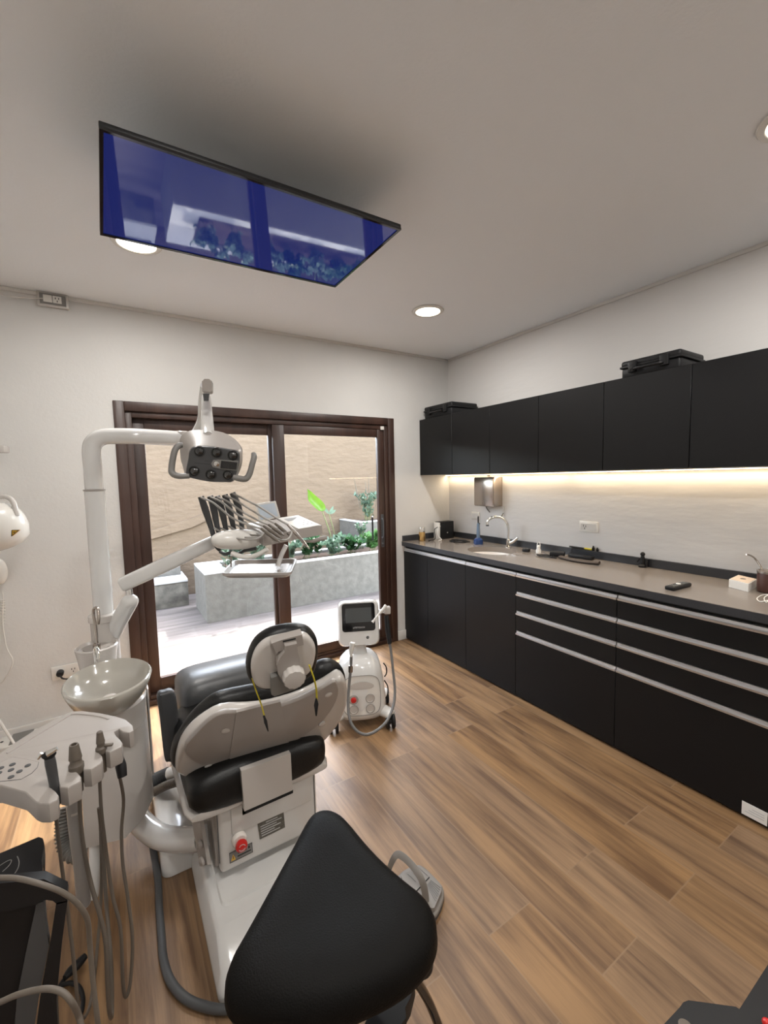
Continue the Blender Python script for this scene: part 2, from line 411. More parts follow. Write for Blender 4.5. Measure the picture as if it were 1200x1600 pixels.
# ================================================================== CABINETS
seams = [3.268, 2.435, 1.943, 1.254, .56]
def base_cab(y1, y0, label, doors=None, drawers=False):
    t = thing('base_cabinet', label, 'cabinet', ((2.256+2.815)/2,(y0+y1)/2,0), group='black base cabinets along the right wall')
    e = .0012
    g = G(); g.box((2.276,y0+e,.0),(2.817,y1-e,.06)); g.box((2.276,y0+e,.06),(2.817,y1-e,.894) if not drawers and y1 < 2.5 and False else (2.817,y1-e,.70)); g.box((2.276,y0+e,.70),(2.30,y1-e,.894))
    ob('body', g, MT['black_in'], t)
    def rail(z0, z1, par):
        g = G(); X = 2.256
        prof = [(X+.019,z0),(X-.004,z0),(X-.006,z0+.010),(X+.004,z0+.0125),(X+.006,z1-.003),(X-.001,z1),(X+.019,z1)]
        a = [(x,y0+.003,z) for x,z in prof]
        g.slab(a, (0,(y1-y0)-.006,0))
        ob('handle', g, MT['alu'], par, label='aluminium rail handle')
    if drawers:
        zs = [.858, .7295, .597, .4585, .02]
        for i in range(4):
            top = zs[i]; bot = zs[i+1]+.0145 if i < 3 else .012
            g = G(); g.box((2.256,y0+.0015,bot+.003),(2.2755,y1-.0015,top-.0135), .0012, 1)
            d = ob('drawer', g, MT['black_lam'], t); rail(top-.0135, top+.0145, d)
    else:
        for (a, b) in doors:
            g = G(); g.box((2.256,a+.0015,.012),(2.2755,b-.0015,.844), .0012, 1)
            d = ob('door', g, MT['black_lam'], t)
        rail(.8445, .8725, d)
    return t
base_cab(seams[0], seams[1], 'black two-door base cabinet in the corner beside the glass door', doors=[(2.916,seams[0]),(seams[1],2.916)])
base_cab(seams[1], seams[2], 'black single-door base cabinet under the round sink', doors=[(seams[2],seams[1])])
base_cab(seams[2], seams[3], 'black four-drawer base cabinet next to the sink cabinet', drawers=True)
tB = base_cab(seams[3], seams[4], 'black four-drawer base cabinet with a small white sticker near the floor, right edge', drawers=True)
dr = [c for c in tB.children if c.name.startswith('drawer')][-1]
g = G(); g.box((2.2548,.594,.018),(2.2562,.682,.078), .0004, 1); st = ob('sticker', g, MT['paper'], dr, label='small white sticker')
g = G()
for k in range(3): g.box((2.2541,.604,.036+.011*k),(2.2549,.67-.012*k,.039+.011*k))
ob('printed_lines', g, MT['pale_print'], dr)
up = [3.268, 2.814, 2.378, 1.93, 1.472, 1.02, .565]
ulab = ['black wall cabinet in the corner above the black power supply, a tool case on top', 'black wall cabinet above the steel towel dispenser',
        'black wall cabinet just right of the towel dispenser, nothing on top', 'black wall cabinet directly left of the one carrying the latched black case',
        'black wall cabinet carrying most of the latched black case', 'black wall cabinet nearest the camera, cut by the right edge of the photo']
for i in range(6):
    y1, y0 = up[i], up[i+1]
    t = thing('wall_cabinet', ulab[i], 'cabinet', (2.64,(y0+y1)/2,1.545), group='black wall cabinets in a row')
    ob('body', G().box((2.482,y0+.001,1.548),(2.818,y1-.001,2.058)), MT['black_lam'], t)
    ob('door', G().box((2.462,y0+.0015,1.545),(2.4815,y1-.0015,2.06), .0012, 1), MT['black_lam'], t)
# LED strip under the wall cabinets
t = thing('led_strip', 'warm glowing LED strip under the row of black wall cabinets', 'light strip', (2.78,1.9,1.54))
ob('housing', G().box((2.768,.58,1.5385),(2.796,3.262,1.5475), .002), MT['alu'], t)
ob('diffuser', G().box((2.770,.585,1.5345),(2.794,3.258,1.5384)), MT['strip'], t)

# worktop with an oval cut-out
cx, cy, ra, rb = 2.50, 2.40, .165, .205
X0, X1, Y0, Y1, ZT, ZB = 2.236, 2.818, .545, 3.268, .935, .896
g = G(); N_ = 64
ya, yb = cy-.28, cy+.28
g.mi = 0
for (p, q) in ((Y0, ya), (yb, Y1)):
    g.box((X0,p,ZB),(X1,q,ZT))
def rect_pt(a):
    dx, dy = math.cos(a), math.sin(a)
    k = 1e9
    if dx > 1e-6: k = min(k, (X1-cx)/dx)
    if dx < -1e-6: k = min(k, (X0-cx)/dx)
    if dy > 1e-6: k = min(k, (yb-cy)/dy)
    if dy < -1e-6: k = min(k, (ya-cy)/dy)
    return cx+dx*k, cy+dy*k
angs = sorted([i*2*PI/N_ for i in range(N_)]+[math.atan2(sy, sx) % (2*PI) for sx in (X0-cx, X1-cx) for sy in (ya-cy, yb-cy)])
o_t = g.ring([(*rect_pt(a), ZT) for a in angs]); i_t = g.ring([(cx+ra*math.cos(a), cy+rb*math.sin(a), ZT) for a in angs])
o_b = g.ring([(*rect_pt(a), ZB) for a in angs]); i_b = g.ring([(cx+ra*math.cos(a), cy+rb*math.sin(a), ZB) for a in angs])
n = len(angs)
for i in range(n):
    j = (i+1) % n
    for q in ((o_t[i],o_t[j],i_t[j],i_t[i]), (i_t[i],i_t[j],i_b[j],i_b[i]), (o_b[i],i_b[i],i_b[j],o_b[j]), (o_t[i],o_b[i],o_b[j],o_t[j])):
        f = g.b.faces.new(q); f.material_index = 0
wt = thing('worktop', 'long glossy taupe-grey stone worktop over the black base cabinets', 'worktop', (2.5,1.9,ZB))
ob('slab', g, MT['quartz'], wt, keep=False)
g = G(); g.box((X0-.0015,Y0,ZB-.001),(X0+.0005,Y1,ZT-.002)); ob('front_edge', g, MT['quartz_d'], wt)
g = G(); g.box((2.798,Y0,ZT),(2.8175,Y1,ZT+.052), .001, 1); g.box((2.24,3.249,ZT),(2.797,3.2675,ZT+.052), .001, 1)
ob('splash_strip', g, MT['quartz_d'], wt, label='dark grey splash strip')
# sink
g = G(); n = 48
prof = [(1.10,ZB-.003),(1.0,ZB-.003),(.985,ZB-.012),(.94,ZB-.05),(.84,ZB-.09),(.6,ZB-.118),(.3,ZB-.127),(.08,ZB-.13)]
prof2 = [(.08,ZB-.138),(.3,ZB-.135),(.62,ZB-.128),(.88,ZB-.098),(.98,ZB-.055),(1.03,ZB-.015),(1.10,ZB-.010)]
g.rings([[(cx+ra*k*math.cos(a*2*PI/n), cy+rb*k*math.sin(a*2*PI/n), z) for a in range(n)] for k, z in prof+prof2], closed=True)
sk = thing('sink', 'oval white ceramic sink set under the worktop', 'sink', (cx,cy,ZB-.14))
ob('basin', g, MT['ceramic'], sk)
ob('drain', G().cyl((cx,cy,ZB-.137),(cx,cy,ZB-.126), .026, bev=.003), MT['chrome'], sk)
# ================================================================== DENTAL CHAIR
ch = thing('dental_chair', 'reclined dental chair with black upholstery and pale grey shell, behind the saddle stool', 'dental chair', (.40,1.9,0))
# base plate
g = G()
def rr(x0, y0, x1, y1, r, z, n=5):
    out = []
    for (a, b, s) in ((x1-r, y1-r, 0), (x0+r, y1-r, 1), (x0+r, y0+r, 2), (x1-r, y0+r, 3)):
        for k in range(n+1):
            t = PI/2*(s+k/n); out.append((a+r*math.cos(t), b+r*math.sin(t), z))
    return out
x0, x1, y0, y1 = .166, .60, 1.215, 2.55
g.rings([rr(x0,y0,x1,y1,.04,.002), rr(x0,y0,x1,y1,.04,.035), rr(x0+.012,y0+.02,x1-.012,y1-.02,.04,.055), rr(x0+.018,y0+.10,x1-.018,y1-.02,.03,.098), rr(x0+.03,y0+.14,x1-.03,y1-.03,.03,.112)])
bp_ = ob('base_plate', g, MT['bwhite'], ch, ang=50)
g = G(); g.rings([rr(x0+.05,y0+.20,x1-.05,y1-.2,.02,.110), rr(x0+.055,y0+.205,x1-.055,y1-.2,.02,.120)])
ob('raised_panel', g, MT['bwhite'], ch)
# body column
g = G(); g.box((.232,1.50,.150),(.60,2.25,.455), .016, 3); g.box((.26,1.56,.10),(.575,2.2,.16), .01)
body = ob('body_cover', g, MT['plast'], ch)
g = G(); g.box((.275,1.494,.285),(.575,1.505,.45), .004, 2); ob('access_panel', g, MT['plast'], body)
g = G(); g.box((.588,1.4985,.17),(.590,1.502,.45)); ob('seam', g, MT['darkgrey'], body)
g = G(); g.box((.2307,1.51,.19),(.2325,1.515,.45)); ob('seam', g, MT['darkgrey'], body)
g = G(); g.box((.222,1.535,.16),(.233,1.70,.40), .003); 
ob('side_flange', g, MT['plast2'], body)
# name plate, warning label and stop button, on the plane y = 1.494
q = [V(p) for p in [[0.365,1.499,0.287],[0.463,1.499,0.286],[0.466,1.499,0.223],[0.371,1.499,0.221]]]
g = G(); g.slab(q, (0,-.0025,0)); npz = ob('name_plate', g, MT['label'], ch, label='dark metal name plate')
g = G()
def onq(a, b, q=q): return q[0].lerp(q[1], a).lerp(q[3].lerp(q[2], a), b)
for k, (a, b) in enumerate(((.3,.75),(.08,.9),(.08,.7),(.08,.85),(.08,.6),(.08,.8))):
    z = .12+.14*k
    g.slab([onq(a,z)+V((0,-.0026,0)), onq(b,z)+V((0,-.0026,0)), onq(b,z+.05)+V((0,-.0026,0)), onq(a,z+.05)+V((0,-.0026,0))], (0,-.0004,0))
ob('printed_lines', g, MT['pale_print'], npz)
q2 = [V(p) for p in [[0.263,1.499,0.222],[0.343,1.499,0.223],[0.344,1.499,0.185],[0.263,1.499,0.183]]]
g = G(); g.slab(q2, (0,-.0015,0)); wl = ob('warning_label', g, MT['grey'], ch, label='grey warning label under the red button')
def on2(a, b, k=.0016): return q2[0].lerp(q2[1], a).lerp(q2[3].lerp(q2[2], a), b)+V((0,-k,0))
g = G(); t_ = [on2(.06,.85), on2(.26,.85), on2(.16,.25)]; g.slab(t_, (0,-.0004,0)); ob('warning_triangle', g, MT['warn'], wl)
g = G(); g.slab([on2(.145,.7,.0022), on2(.175,.7,.0022), on2(.17,.42,.0022), on2(.15,.42,.0022)], (0,-.0003,0))
for k in range(4): g.slab([on2(.36+.15*k,.16), on2(.44+.15*k,.16), on2(.44+.15*k,.42), on2(.36+.15*k,.42)], (0,-.0004,0))
g.slab([on2(.34,.6), on2(.93,.6), on2(.93,.72), on2(.34,.72)], (0,-.0004,0))
for a, b, c_, d_ in ((0,0,1,.05),(0,.95,1,1),(0,0,.02,1),(.98,0,1,1)): g.slab([on2(a,b), on2(c_,b), on2(c_,d_), on2(a,d_)], (0,-.0004,0))
ob('printed_marks', g, MT['print_'], wl)
bc = V([0.298,1.49,0.262])
g = G(); g.lathe([(.026,-.008),(.026,.006),(.022,.012),(.018,.012)], bc, (0,-1,0)); bt = ob('stop_button', g, MT['ceramic'], ch)
g = G(); g.lathe([(.010,.010),(.011,.02),(.0195,.024),(.021,.030),(.019,.037),(.012,.040),(.001,.041)], bc, (0,-1,0)); ob('red_cap', g, MT['red'], bt)
g = G(); g.tube([bc+V((.011*math.cos(a),-.040,.011*math.sin(a))) for a in [.3,.8,1.4,2.,2.6]], .0013, seg=6); g.tube([bc+V((.011*math.cos(a),-.040,.011*math.sin(a))) for a in [3.5,4.,4.6,5.2,5.8]], .0013, seg=6)
ob('arrow_marks', g, MT['pale_print'], bt)
# tongue joining the backrest to the body
g = G(); tp = [[0.305,1.438,0.546],[0.48,1.438,0.544],[0.486,1.452,0.391],[0.312,1.452,0.388]]
g.slab(tp, (0,.022,0), .006, 2); ob('back_link', g, MT['plast3'], ch)
g = G(); g.slab([[0.314,1.493,0.359],[0.502,1.493,0.36],[0.501,1.493,0.347],[0.314,1.493,0.344]], (0,.01,0)); g.slab([[0.315,1.493,0.402],[0.325,1.493,0.397],[0.323,1.493,0.345],[0.314,1.493,0.349]], (0,.01,0)); ob('link_slot', g, MT['black_in'], ch)
# seat: black cushion over a white tray
def cushion(sections, w=.5, seg=28, e=3.2):
    # sections: (x centre, y, z centre, half width, half height, tilt)
    R = []
    for (xc, y, z, hw, hh, ti) in sections:
        r = []
        for k in range(seg):
            a = k*2*PI/seg; c_, s_ = math.cos(a), math.sin(a)
            px = hw*math.copysign(abs(c_)**(2/e), c_); pz = hh*math.copysign(abs(s_)**(2/e), s_)
            r.append((xc+px, y-pz*math.sin(ti), z+pz*math.cos(ti)))
        R.append(r)
    g = G(); g.rings(R); return g
xc = .392
sec = [(xc,1.463,.47,.10,.02,0),(xc,1.465,.47,.20,.05,0),(xc,1.475,.472,.238,.066,0),(xc,1.50,.475,.25,.075,0),(xc,1.62,.48,.255,.08,0),(xc,1.8,.49,.26,.085,.1),(xc+.01,1.97,.51,.25,.08,.1),(xc+.01,2.02,.515,.23,.06,.1),(xc+.01,2.03,.515,.15,.02,.1)]
ob('seat_cushion', cushion(sec), MT['leather'], ch, ang=60)
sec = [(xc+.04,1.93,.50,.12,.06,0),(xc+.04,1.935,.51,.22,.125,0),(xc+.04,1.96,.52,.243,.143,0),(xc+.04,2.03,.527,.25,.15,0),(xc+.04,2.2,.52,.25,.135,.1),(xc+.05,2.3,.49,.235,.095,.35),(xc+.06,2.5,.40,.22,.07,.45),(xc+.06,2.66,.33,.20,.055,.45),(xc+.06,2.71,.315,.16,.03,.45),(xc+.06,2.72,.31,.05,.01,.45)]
ob('leg_cushion', cushion(sec, e=6.), MT['cover'], ch, ang=60, label='glossy black leg cushion, window sheen painted in as grey')
sec = [(xc,1.47,.416,.15,.008,0),(xc,1.475,.414,.245,.018,0),(xc,1.52,.412,.262,.022,0),(xc,1.8,.415,.27,.026,0),(xc+.02,2.1,.40,.26,.03,.1),(xc+.05,2.4,.35,.24,.03,.4),(xc+.06,2.6,.27,.20,.02,.4)]
ob('seat_tray', cushion(sec), MT['plast3'], ch, ang=60)
# left armrest, hanging like a panel
g = G(); g.slab([[0.093,1.88,0.677],[0.118,1.88,0.689],[0.156,1.88,0.675],[0.164,1.88,0.555],[0.15,1.88,0.4],[0.117,1.88,0.392],[0.104,1.88,0.417],[0.098,1.88,0.577]], (0,.045,0), .014, 3, smooth=4)
arm = ob('armrest', g, MT['darkgrey'], ch)
g = G(); g.tube([[0.15,1.9,0.444], (.16,1.95,.42),(.2,2.0,.42)], .02); ob('armrest_arm', g, MT['plast2'], ch)
# backrest
NB = V([-0.0905,-0.8613,-0.5])
g = G(); g.slab([[0.12,1.591,0.586],[0.126,1.552,0.653],[0.144,1.512,0.718],[0.183,1.479,0.769],[0.251,1.45,0.806],[0.341,1.454,0.783],[0.422,1.452,0.771],[0.519,1.436,0.781],[0.6,1.408,0.816],[0.649,1.387,0.842],[0.687,1.414,0.79],[0.714,1.478,0.674],[0.701,1.54,0.569],[0.654,1.595,0.483],[0.549,1.649,0.408],[0.451,1.688,0.359],[0.369,1.705,0.346],[0.286,1.698,0.373],[0.184,1.645,0.482],[0.131,1.609,0.554]], NB*.055, .018, 4, smooth=3)
sh = ob('back_shell', g, MT['plast3'], ch, ang=30)
g = G(); g.slab([[0.137,1.473,0.662],[0.169,1.43,0.731],[0.213,1.395,0.783],[0.257,1.384,0.794],[0.331,1.392,0.768],[0.409,1.388,0.759],[0.495,1.375,0.768],[0.572,1.347,0.8],[0.62,1.333,0.816],[0.65,1.376,0.738],[0.637,1.426,0.653],[0.593,1.472,0.582],[0.505,1.516,0.522],[0.416,1.552,0.476],[0.34,1.568,0.463],[0.268,1.565,0.481],[0.184,1.524,0.567]], -NB*.02, .01, 3, smooth=3)
ob('back_panel', g, MT['plast2'], sh, ang=30)
g = G(); g.slab([[0.114,1.687,0.552],[0.116,1.646,0.622],[0.134,1.613,0.676],[0.17,1.567,0.749],[0.218,1.53,0.804],[0.264,1.512,0.826],[0.364,1.504,0.823],[0.461,1.496,0.819],[0.553,1.474,0.84],[0.6,1.451,0.87],[0.655,1.449,0.864],[0.706,1.474,0.813],[0.736,1.518,0.731],[0.755,1.575,0.629],[0.748,1.642,0.515],[0.694,1.699,0.427],[0.585,1.757,0.347],[0.481,1.798,0.294],[0.393,1.816,0.28],[0.306,1.808,0.308],[0.197,1.753,0.423],[0.14,1.717,0.497]], NB*.065, .028, 4, smooth=3)
ob('back_cushion', g, MT['leather'], ch, ang=60)
for p in [[0.261,1.435,0.706],[0.218,1.537,0.538],[0.606,1.37,0.756],[0.615,1.461,0.597]]:
    g = G(); g.lathe([(.014,-.004),(.014,.002),(.010,.004),(.002,.005)], V(p), NB, seg=20); ob('screw_cap', g, MT['plast3'], sh)
# raised spine panel on the back
g = G(); g.slab([[0.288,1.382,0.786],[0.429,1.368,0.785],[0.507,1.522,0.505],[0.331,1.572,0.452],[0.284,1.516,0.556]], -NB*.01, .005, 2); ob('spine_panel', g, MT['plast2'], sh)
# headrest
NH = V([-0.1669,-0.9467,-0.2756])
g = G(); g.slab([[0.311,1.33,0.967],[0.309,1.322,0.994],[0.316,1.312,1.026],[0.332,1.299,1.062],[0.364,1.286,1.086],[0.404,1.276,1.095],[0.451,1.269,1.093],[0.483,1.266,1.082],[0.506,1.268,1.061],[0.521,1.274,1.031],[0.526,1.283,0.998],[0.527,1.294,0.96],[0.521,1.306,0.922],[0.502,1.316,0.9],[0.469,1.325,0.887],[0.415,1.337,0.88],[0.372,1.344,0.884],[0.337,1.344,0.905],[0.319,1.338,0.934]], NH*.06, .026, 5, smooth=3)
ob('headrest_cushion', g, MT['leather'], ch, ang=60)
g = G(); g.slab([[0.313,1.277,0.969],[0.313,1.267,1.005],[0.324,1.254,1.043],[0.35,1.242,1.069],[0.389,1.233,1.076],[0.434,1.225,1.077],[0.465,1.221,1.07],[0.485,1.224,1.05],[0.499,1.229,1.022],[0.502,1.239,0.988],[0.495,1.251,0.948],[0.481,1.26,0.926],[0.444,1.272,0.909],[0.408,1.281,0.899],[0.364,1.288,0.901],[0.336,1.29,0.913],[0.321,1.286,0.935]], NH*.034, .014, 4, smooth=3)
hs_ = ob('headrest_shell', g, MT['plast3'], ch, ang=40)
g = G(); g.slab([[0.352,1.184,1.064],[0.38,1.177,1.071],[0.438,1.164,1.078],[0.445,1.174,1.042],[0.43,1.177,1.04],[0.391,1.184,1.038],[0.372,1.189,1.033],[0.37,1.192,1.025]], -NH*.03, .006, 2)
g.slab([[0.385,1.165,1.055],[0.419,1.158,1.057],[0.423,1.166,1.029],[0.43,1.171,1.004],[0.432,1.178,0.981],[0.404,1.185,0.972],[0.384,1.199,0.939],[0.371,1.193,0.965],[0.366,1.186,0.995],[0.373,1.177,1.019],[0.386,1.17,1.036]], -NH*.045, .010, 2)
br = ob('headrest_bracket', g, MT['plast2'], ch)
g = G(); g.slab([[0.383,1.175,1.067],[0.419,1.168,1.07],[0.42,1.169,1.066],[0.384,1.176,1.063]], -NH*.004); ob('bracket_slot', g, MT['black_in'], br)
g = G(); g.slab([[0.357,1.217,0.947],[0.377,1.213,0.95],[0.388,1.218,0.925],[0.439,1.215,0.903],[0.438,1.219,0.891],[0.37,1.234,0.88],[0.36,1.233,0.889]], -NH*.07, .008, 2)
ob('headrest_mount', g, MT['grey'], ch)
kc = V([0.414,1.184,0.952])
g = G(); R = []
for (r, z) in ((.02,-.012),(.031,-.010),(.033,-.004),(.033,.014),(.030,.020),(.012,.022),(.001,.022)):
    a, u, d = frame_of(NH)
    R.append([kc+a*r*(1+(.035*math.cos(12*k*2*PI/48) if r > .028 else 0))*math.cos(k*2*PI/48)+u*r*(1+(.035*math.cos(12*k*2*PI/48) if r > .028 else 0))*math.sin(k*2*PI/48)+d*z for k in range(48)])
g.rings(R); ob('headrest_knob', g, MT['plast3'], ch)
# round pipe arm between chair and cuspidor unit
g = G(); g.tube([[0.204,1.663,0.187],[0.139,1.747,0.148],[0.068,1.838,0.129],[0.011,1.934,0.142],[-0.023,2.017,0.17],[-0.041,2.078,0.201]], .043, seg=24, n=5)
pa = ob('support_arm', g, MT['bwhite'], ch, ang=60)
g = G(); g.slab([[0.18,1.661,0.261],[0.199,1.595,0.312],[0.206,1.52,0.194],[0.187,1.575,0.154]], (-.012,0.004,0), .003); ob('mounting_flange', g, MT['plast2'], pa)
for p in [[0.183,1.574,0.241],[0.183,1.547,0.197]]:
    g = G(); g.lathe([(.014,0),(.014,.008),(.008,.012),(.001,.013)], p, (-1,-.3,0), seg=16); ob('screw', g, MT['plast2'], pa)

# bib cord over the headrest with two clips
t = thing('bib_cord', 'yellow bib cord with two black clips hanging behind the headrest', 'cord', [0.391,1.233,0.89])
for nm, pts in (('cord', [[0.317,1.284,0.935],[0.328,1.285,0.891],[0.344,1.293,0.837],[0.353,1.296,0.794]]), ('cord', [[0.453,1.156,0.985],[0.465,1.157,0.945],[0.477,1.169,0.903],[0.484,1.184,0.858]])):
    g = G(); g.tube(pts, .0032, seg=8, flat=(1.5,.7)); ob(nm, g, MT['yellow'], t)
for pts in ([[0.35,1.292,0.799],[0.354,1.288,0.779],[0.359,1.282,0.749]], [[0.479,1.176,0.867],[0.478,1.175,0.847],[0.476,1.173,0.813]]):
    g = G(); g.tube(pts, [.002,.0075,.002], seg=8, n=4, flat=(1,.5)); g.tube(pts, [.003,.004,.001], seg=6, n=4); ob('clip', g, MT['blackp'], t)

# floor junction box
g = G(); bx = (.062, 1.765, .30, 2.33)
g.rings([rr(bx[0],bx[1],bx[2],bx[3],.035,.003), rr(bx[0],bx[1],bx[2],bx[3],.035,.085), rr(bx[0]+.004,bx[1]+.004,bx[2]-.004,bx[3]-.004,.033,.095), rr(bx[0]+.015,bx[1]+.015,bx[2]-.015,bx[3]-.015,.028,.102)])
g.b.verts.ensure_lookup_table()
ob('floor_box', g, MT['bwhite'], None, label='low white service box on the floor left of the chair base', cat='service box', ang=50)
# corrugated hoses
def ribbed(name, pts, r, m, label=None, cat=None, pitch=.011, amp=.12, parent=None, group=None):
    P = smooth_path(pts, 14); L = sum((P[i+1]-P[i]).length for i in range(len(P)-1)); n = max(8, int(L/pitch*4))
    # resample evenly
    Q = []; acc = 0; step = L/n; i = 0; d0 = 0; tgt = 0
    cum = [0]
    for k in range(len(P)-1): cum.append(cum[-1]+(P[k+1]-P[k]).length)
    for k in range(n+1):
        s_ = min(step*k, cum[-1]-1e-7)
        while cum[i+1] < s_: i += 1
        Q.append(P[i].lerp(P[i+1], (s_-cum[i])/(cum[i+1]-cum[i])))
    R = [r*(1+amp*(1,0,-1,0)[k % 4]) for k in range(len(Q))]
    g = G(); g.tube(Q, R, seg=16, smooth=False)
    return ob(name, g, m, parent, label=label, cat=cat, group=group, ang=80)
ribbed('corrugated_hose', [[0.06,2.198,0.136],[0.096,2.177,0.153],[0.133,2.156,0.17]], .030, MT['rubber'], 'dark ribbed drain hose between the unit and the chair', 'hose')
g = G(); g.tube([[0.133,2.156,0.17],[0.164,2.137,0.181],[0.195,2.119,0.19]], .030); ob('pipe_connector', g, MT['bwhite'], label='white pipe sleeve at the end of the dark ribbed hose', cat='pipe sleeve')
ribbed('corrugated_hose', [[0.065,2.135,0.125],[0.112,2.108,0.152],[0.157,2.081,0.169],[0.192,2.06,0.176]], .019, MT['hose'], 'tan ribbed suction hose just below the dark ribbed one', 'hose', pitch=.008, amp=.06)
# dark floor hose
g = G(); g.tube([[0.036,1.973,0.099],[0.041,1.896,0.063],[0.046,1.836,0.03]]+[[0.048,1.749,0.016],[0.043,1.636,0.016],[0.041,1.535,0.016],[0.04,1.444,0.016],[0.054,1.362,0.016],[0.085,1.294,0.016],[0.129,1.242,0.016],[0.177,1.203,0.016],[0.254,1.162,0.016]], .0125, seg=14)
ob('floor_hose', g, MT['rubber'], label='thick dark hose curving over the floor beside the white chair base', cat='hose', ang=60)

# ================================================================== CUSPIDOR UNIT
un = thing('cuspidor_unit', 'white cuspidor unit with round spittoon bowl, left of the chair', 'cuspidor unit', (-.05,1.95,.25))
g = G()
cab = [(-.166,1.78),(-.045,1.752),(.02,1.80),(.058,1.90),(.058,2.10),(-.02,2.19),(-.166,2.19)]
zs = [(.262,1.0),(.30,1.0),(.70,.96),(.73,.86)]
cxm, cym = -.05, 1.97
R = []
for z, k in zs: R.append([(cxm+(x-cxm)*k, cym+(y-cym)*k, z) for x, y in cab])
R[0] = [(x, y, z-.02 if i in (0,1) else z) for i, (x, y, z) in enumerate(R[0])]
g.rings(R); g._bev(g.b.verts[:], .014, 3, sharp=.3)
cb = ob('cabinet', g, MT['plast3'], un)
g = G(); g.box((.0595,1.93,.33),(.066,2.11,.70), .003); ob('side_door', g, MT['plast3'], cb)
# bowl
bc = V((-.06,1.775,.845)); tl = Euler((0, 0, 0)).to_matrix()
fr = (tl@V((1,0,0)), tl@V((0,1,0)), tl@V((0,0,1)))
g = G(); prof = [(.144,.0),(.141,.002),(.136,-.006),(.128,-.03),(.108,-.055),(.06,-.072),(.012,-.078),(.012,-.09),(.07,-.092),(.085,-.10),(.10,-.088),(.125,-.06),(.140,-.028),(.147,-.004)]
n = 56
g.rings([[bc+fr[0]*r*.92*math.cos(k*2*PI/n)+fr[1]*r*1.2*math.sin(k*2*PI/n)+fr[2]*z for k in range(n)] for r, z in prof], closed=True)
bw = ob('bowl', g, mat('ivory_bowl', (.42,.40,.355), .16, coat=.6), un, ang=60, label='ivory spittoon bowl')
g = G(); g.lathe([(.02,-.076),(.02,-.070),(.012,-.067),(.001,-.067)], bc, fr[2]); ob('drain_cap', g, MT['ceramic'], bw)
g = G(); g.lathe([(.10,-.20),(.105,-.11),(.09,-.092),(.05,-.09)], bc+V((.01,.06,0)), (0,0,1), sy=1.25); ob('bowl_support', g, MT['plast3'], un)
# cup filler cup plate and spouts
g = G(); pc = V((-.10,2.035,.882))
g.lathe([(.058,-.12),(.066,-.045),(.072,-.01),(.074,0),(.068,.004),(.062,-.008),(.001,-.008)], pc, seg=40); cp = ob('cup_plate', g, MT['plast3'], un)
g = G(); g.lathe([(.046,-.007),(.046,-.003),(.001,-.003)], pc); ob('drip_grid', g, MT['plast2'], cp)
g = G(); g.tube([[-0.097,2.0,0.886],[-0.097,2.007,0.954],[-0.101,2.016,1.022],[-0.095,2.003,1.045],[-0.084,1.972,1.046],[-0.083,1.957,1.014],[-0.086,1.956,0.992]], .0058, seg=14); 
g.lathe([(.013,0),(.013,.03),(.008,.035)], [-0.098,1.999,0.871]); ob('cup_filler', g, MT['steel'], un)
g = G(); g.tube([[-0.101,1.94,0.847],[-0.103,1.946,0.891],[-0.097,1.932,0.909],[-0.091,1.915,0.898],[-0.091,1.901,0.873]], .006, seg=12); ob('bowl_rinse_spout', g, MT['chrome'], un)
# pole socket
g = G(); pb = V((-.071,2.125,.0))
g.lathe([(.05,.60),(.05,.955),(.056,.96),(.056,.985),(.045,.99),(.034,.992)], pb, seg=40); ob('pole_socket', g, MT['plast3'], un)
# low pipe and ribbed waste hose below the unit
g = G(); g.tube([[-0.146,1.888,0.242],[-0.146,1.832,0.156],[-0.154,1.793,0.067],[-0.157,1.787,0.044]], .018, seg=18); ob('waste_pipe', g, MT['bwhite'], un)
ribbed('corrugated_hose', [[-0.251,2.071,0.237],[-0.255,2.044,0.181],[-0.253,2.015,0.134],[-0.228,1.973,0.103],[-0.19,1.949,0.102]], .027, MT['grey'], 'grey ribbed hose hanging below the assistant console', 'hose', pitch=.012)

# ================================================================== OPERATING LAMP
lp = thing('operating_lamp', 'six-lens dental operating lamp on a tall white pole arm', 'dental lamp', (-.071,2.125,.99))
g = G(); pt = [(-.071,2.125,.985),(-.071,2.125,1.50)]
g.cyl(pt[0], pt[1], .036, seg=28); po = ob('pole', g, MT['bwhite'], lp)
g = G(); g.lathe([(.035,-.004),(.039,-.003),(.039,.003),(.035,.004)], (-.071,2.125,1.505), cap0=False, cap1=False); ob('joint_ring', g, MT['plast2'], lp)
e1 = V([0.274,2.154,1.708])
g = G(); g.tube([(-.071,2.125,1.508),(-.071,2.125,1.60),(-.071,2.125,1.665),(-.060,2.123,1.70),(-.030,2.12,1.722),(.02,2.115,1.727),(.12,2.11,1.7275),(e1.x,e1.y,1.727)], .033, seg=24, n=6)
ob('upper_pole', g, MT['bwhite'], lp, ang=60)
sx_ = V([0.366,2.079,1.773])
g = G(); g.cyl((e1.x,e1.y,1.70),(e1.x,e1.y,1.76), .034, bev=.005); ob('arm_joint', g, MT['plast3'], lp)
g = G(); g.tube([[0.308,2.109,1.711],[0.343,2.035,1.79],[0.338,1.95,1.859],[0.336,1.874,1.916]], [.024,.023,.021,.02], seg=20); sa = ob('spring_arm', g, MT['bwhite'], lp, ang=60)
g = G(); g.slab([[0.292,1.693,1.893],[0.3,1.687,1.902],[0.315,1.681,1.902],[0.324,1.679,1.895],[0.324,1.688,1.862],[0.319,1.691,1.857],[0.293,1.701,1.86]], (.012,.04,0), .006, 2, smooth=0); ob('arm_end_cap', g, MT['plast2'], sa)
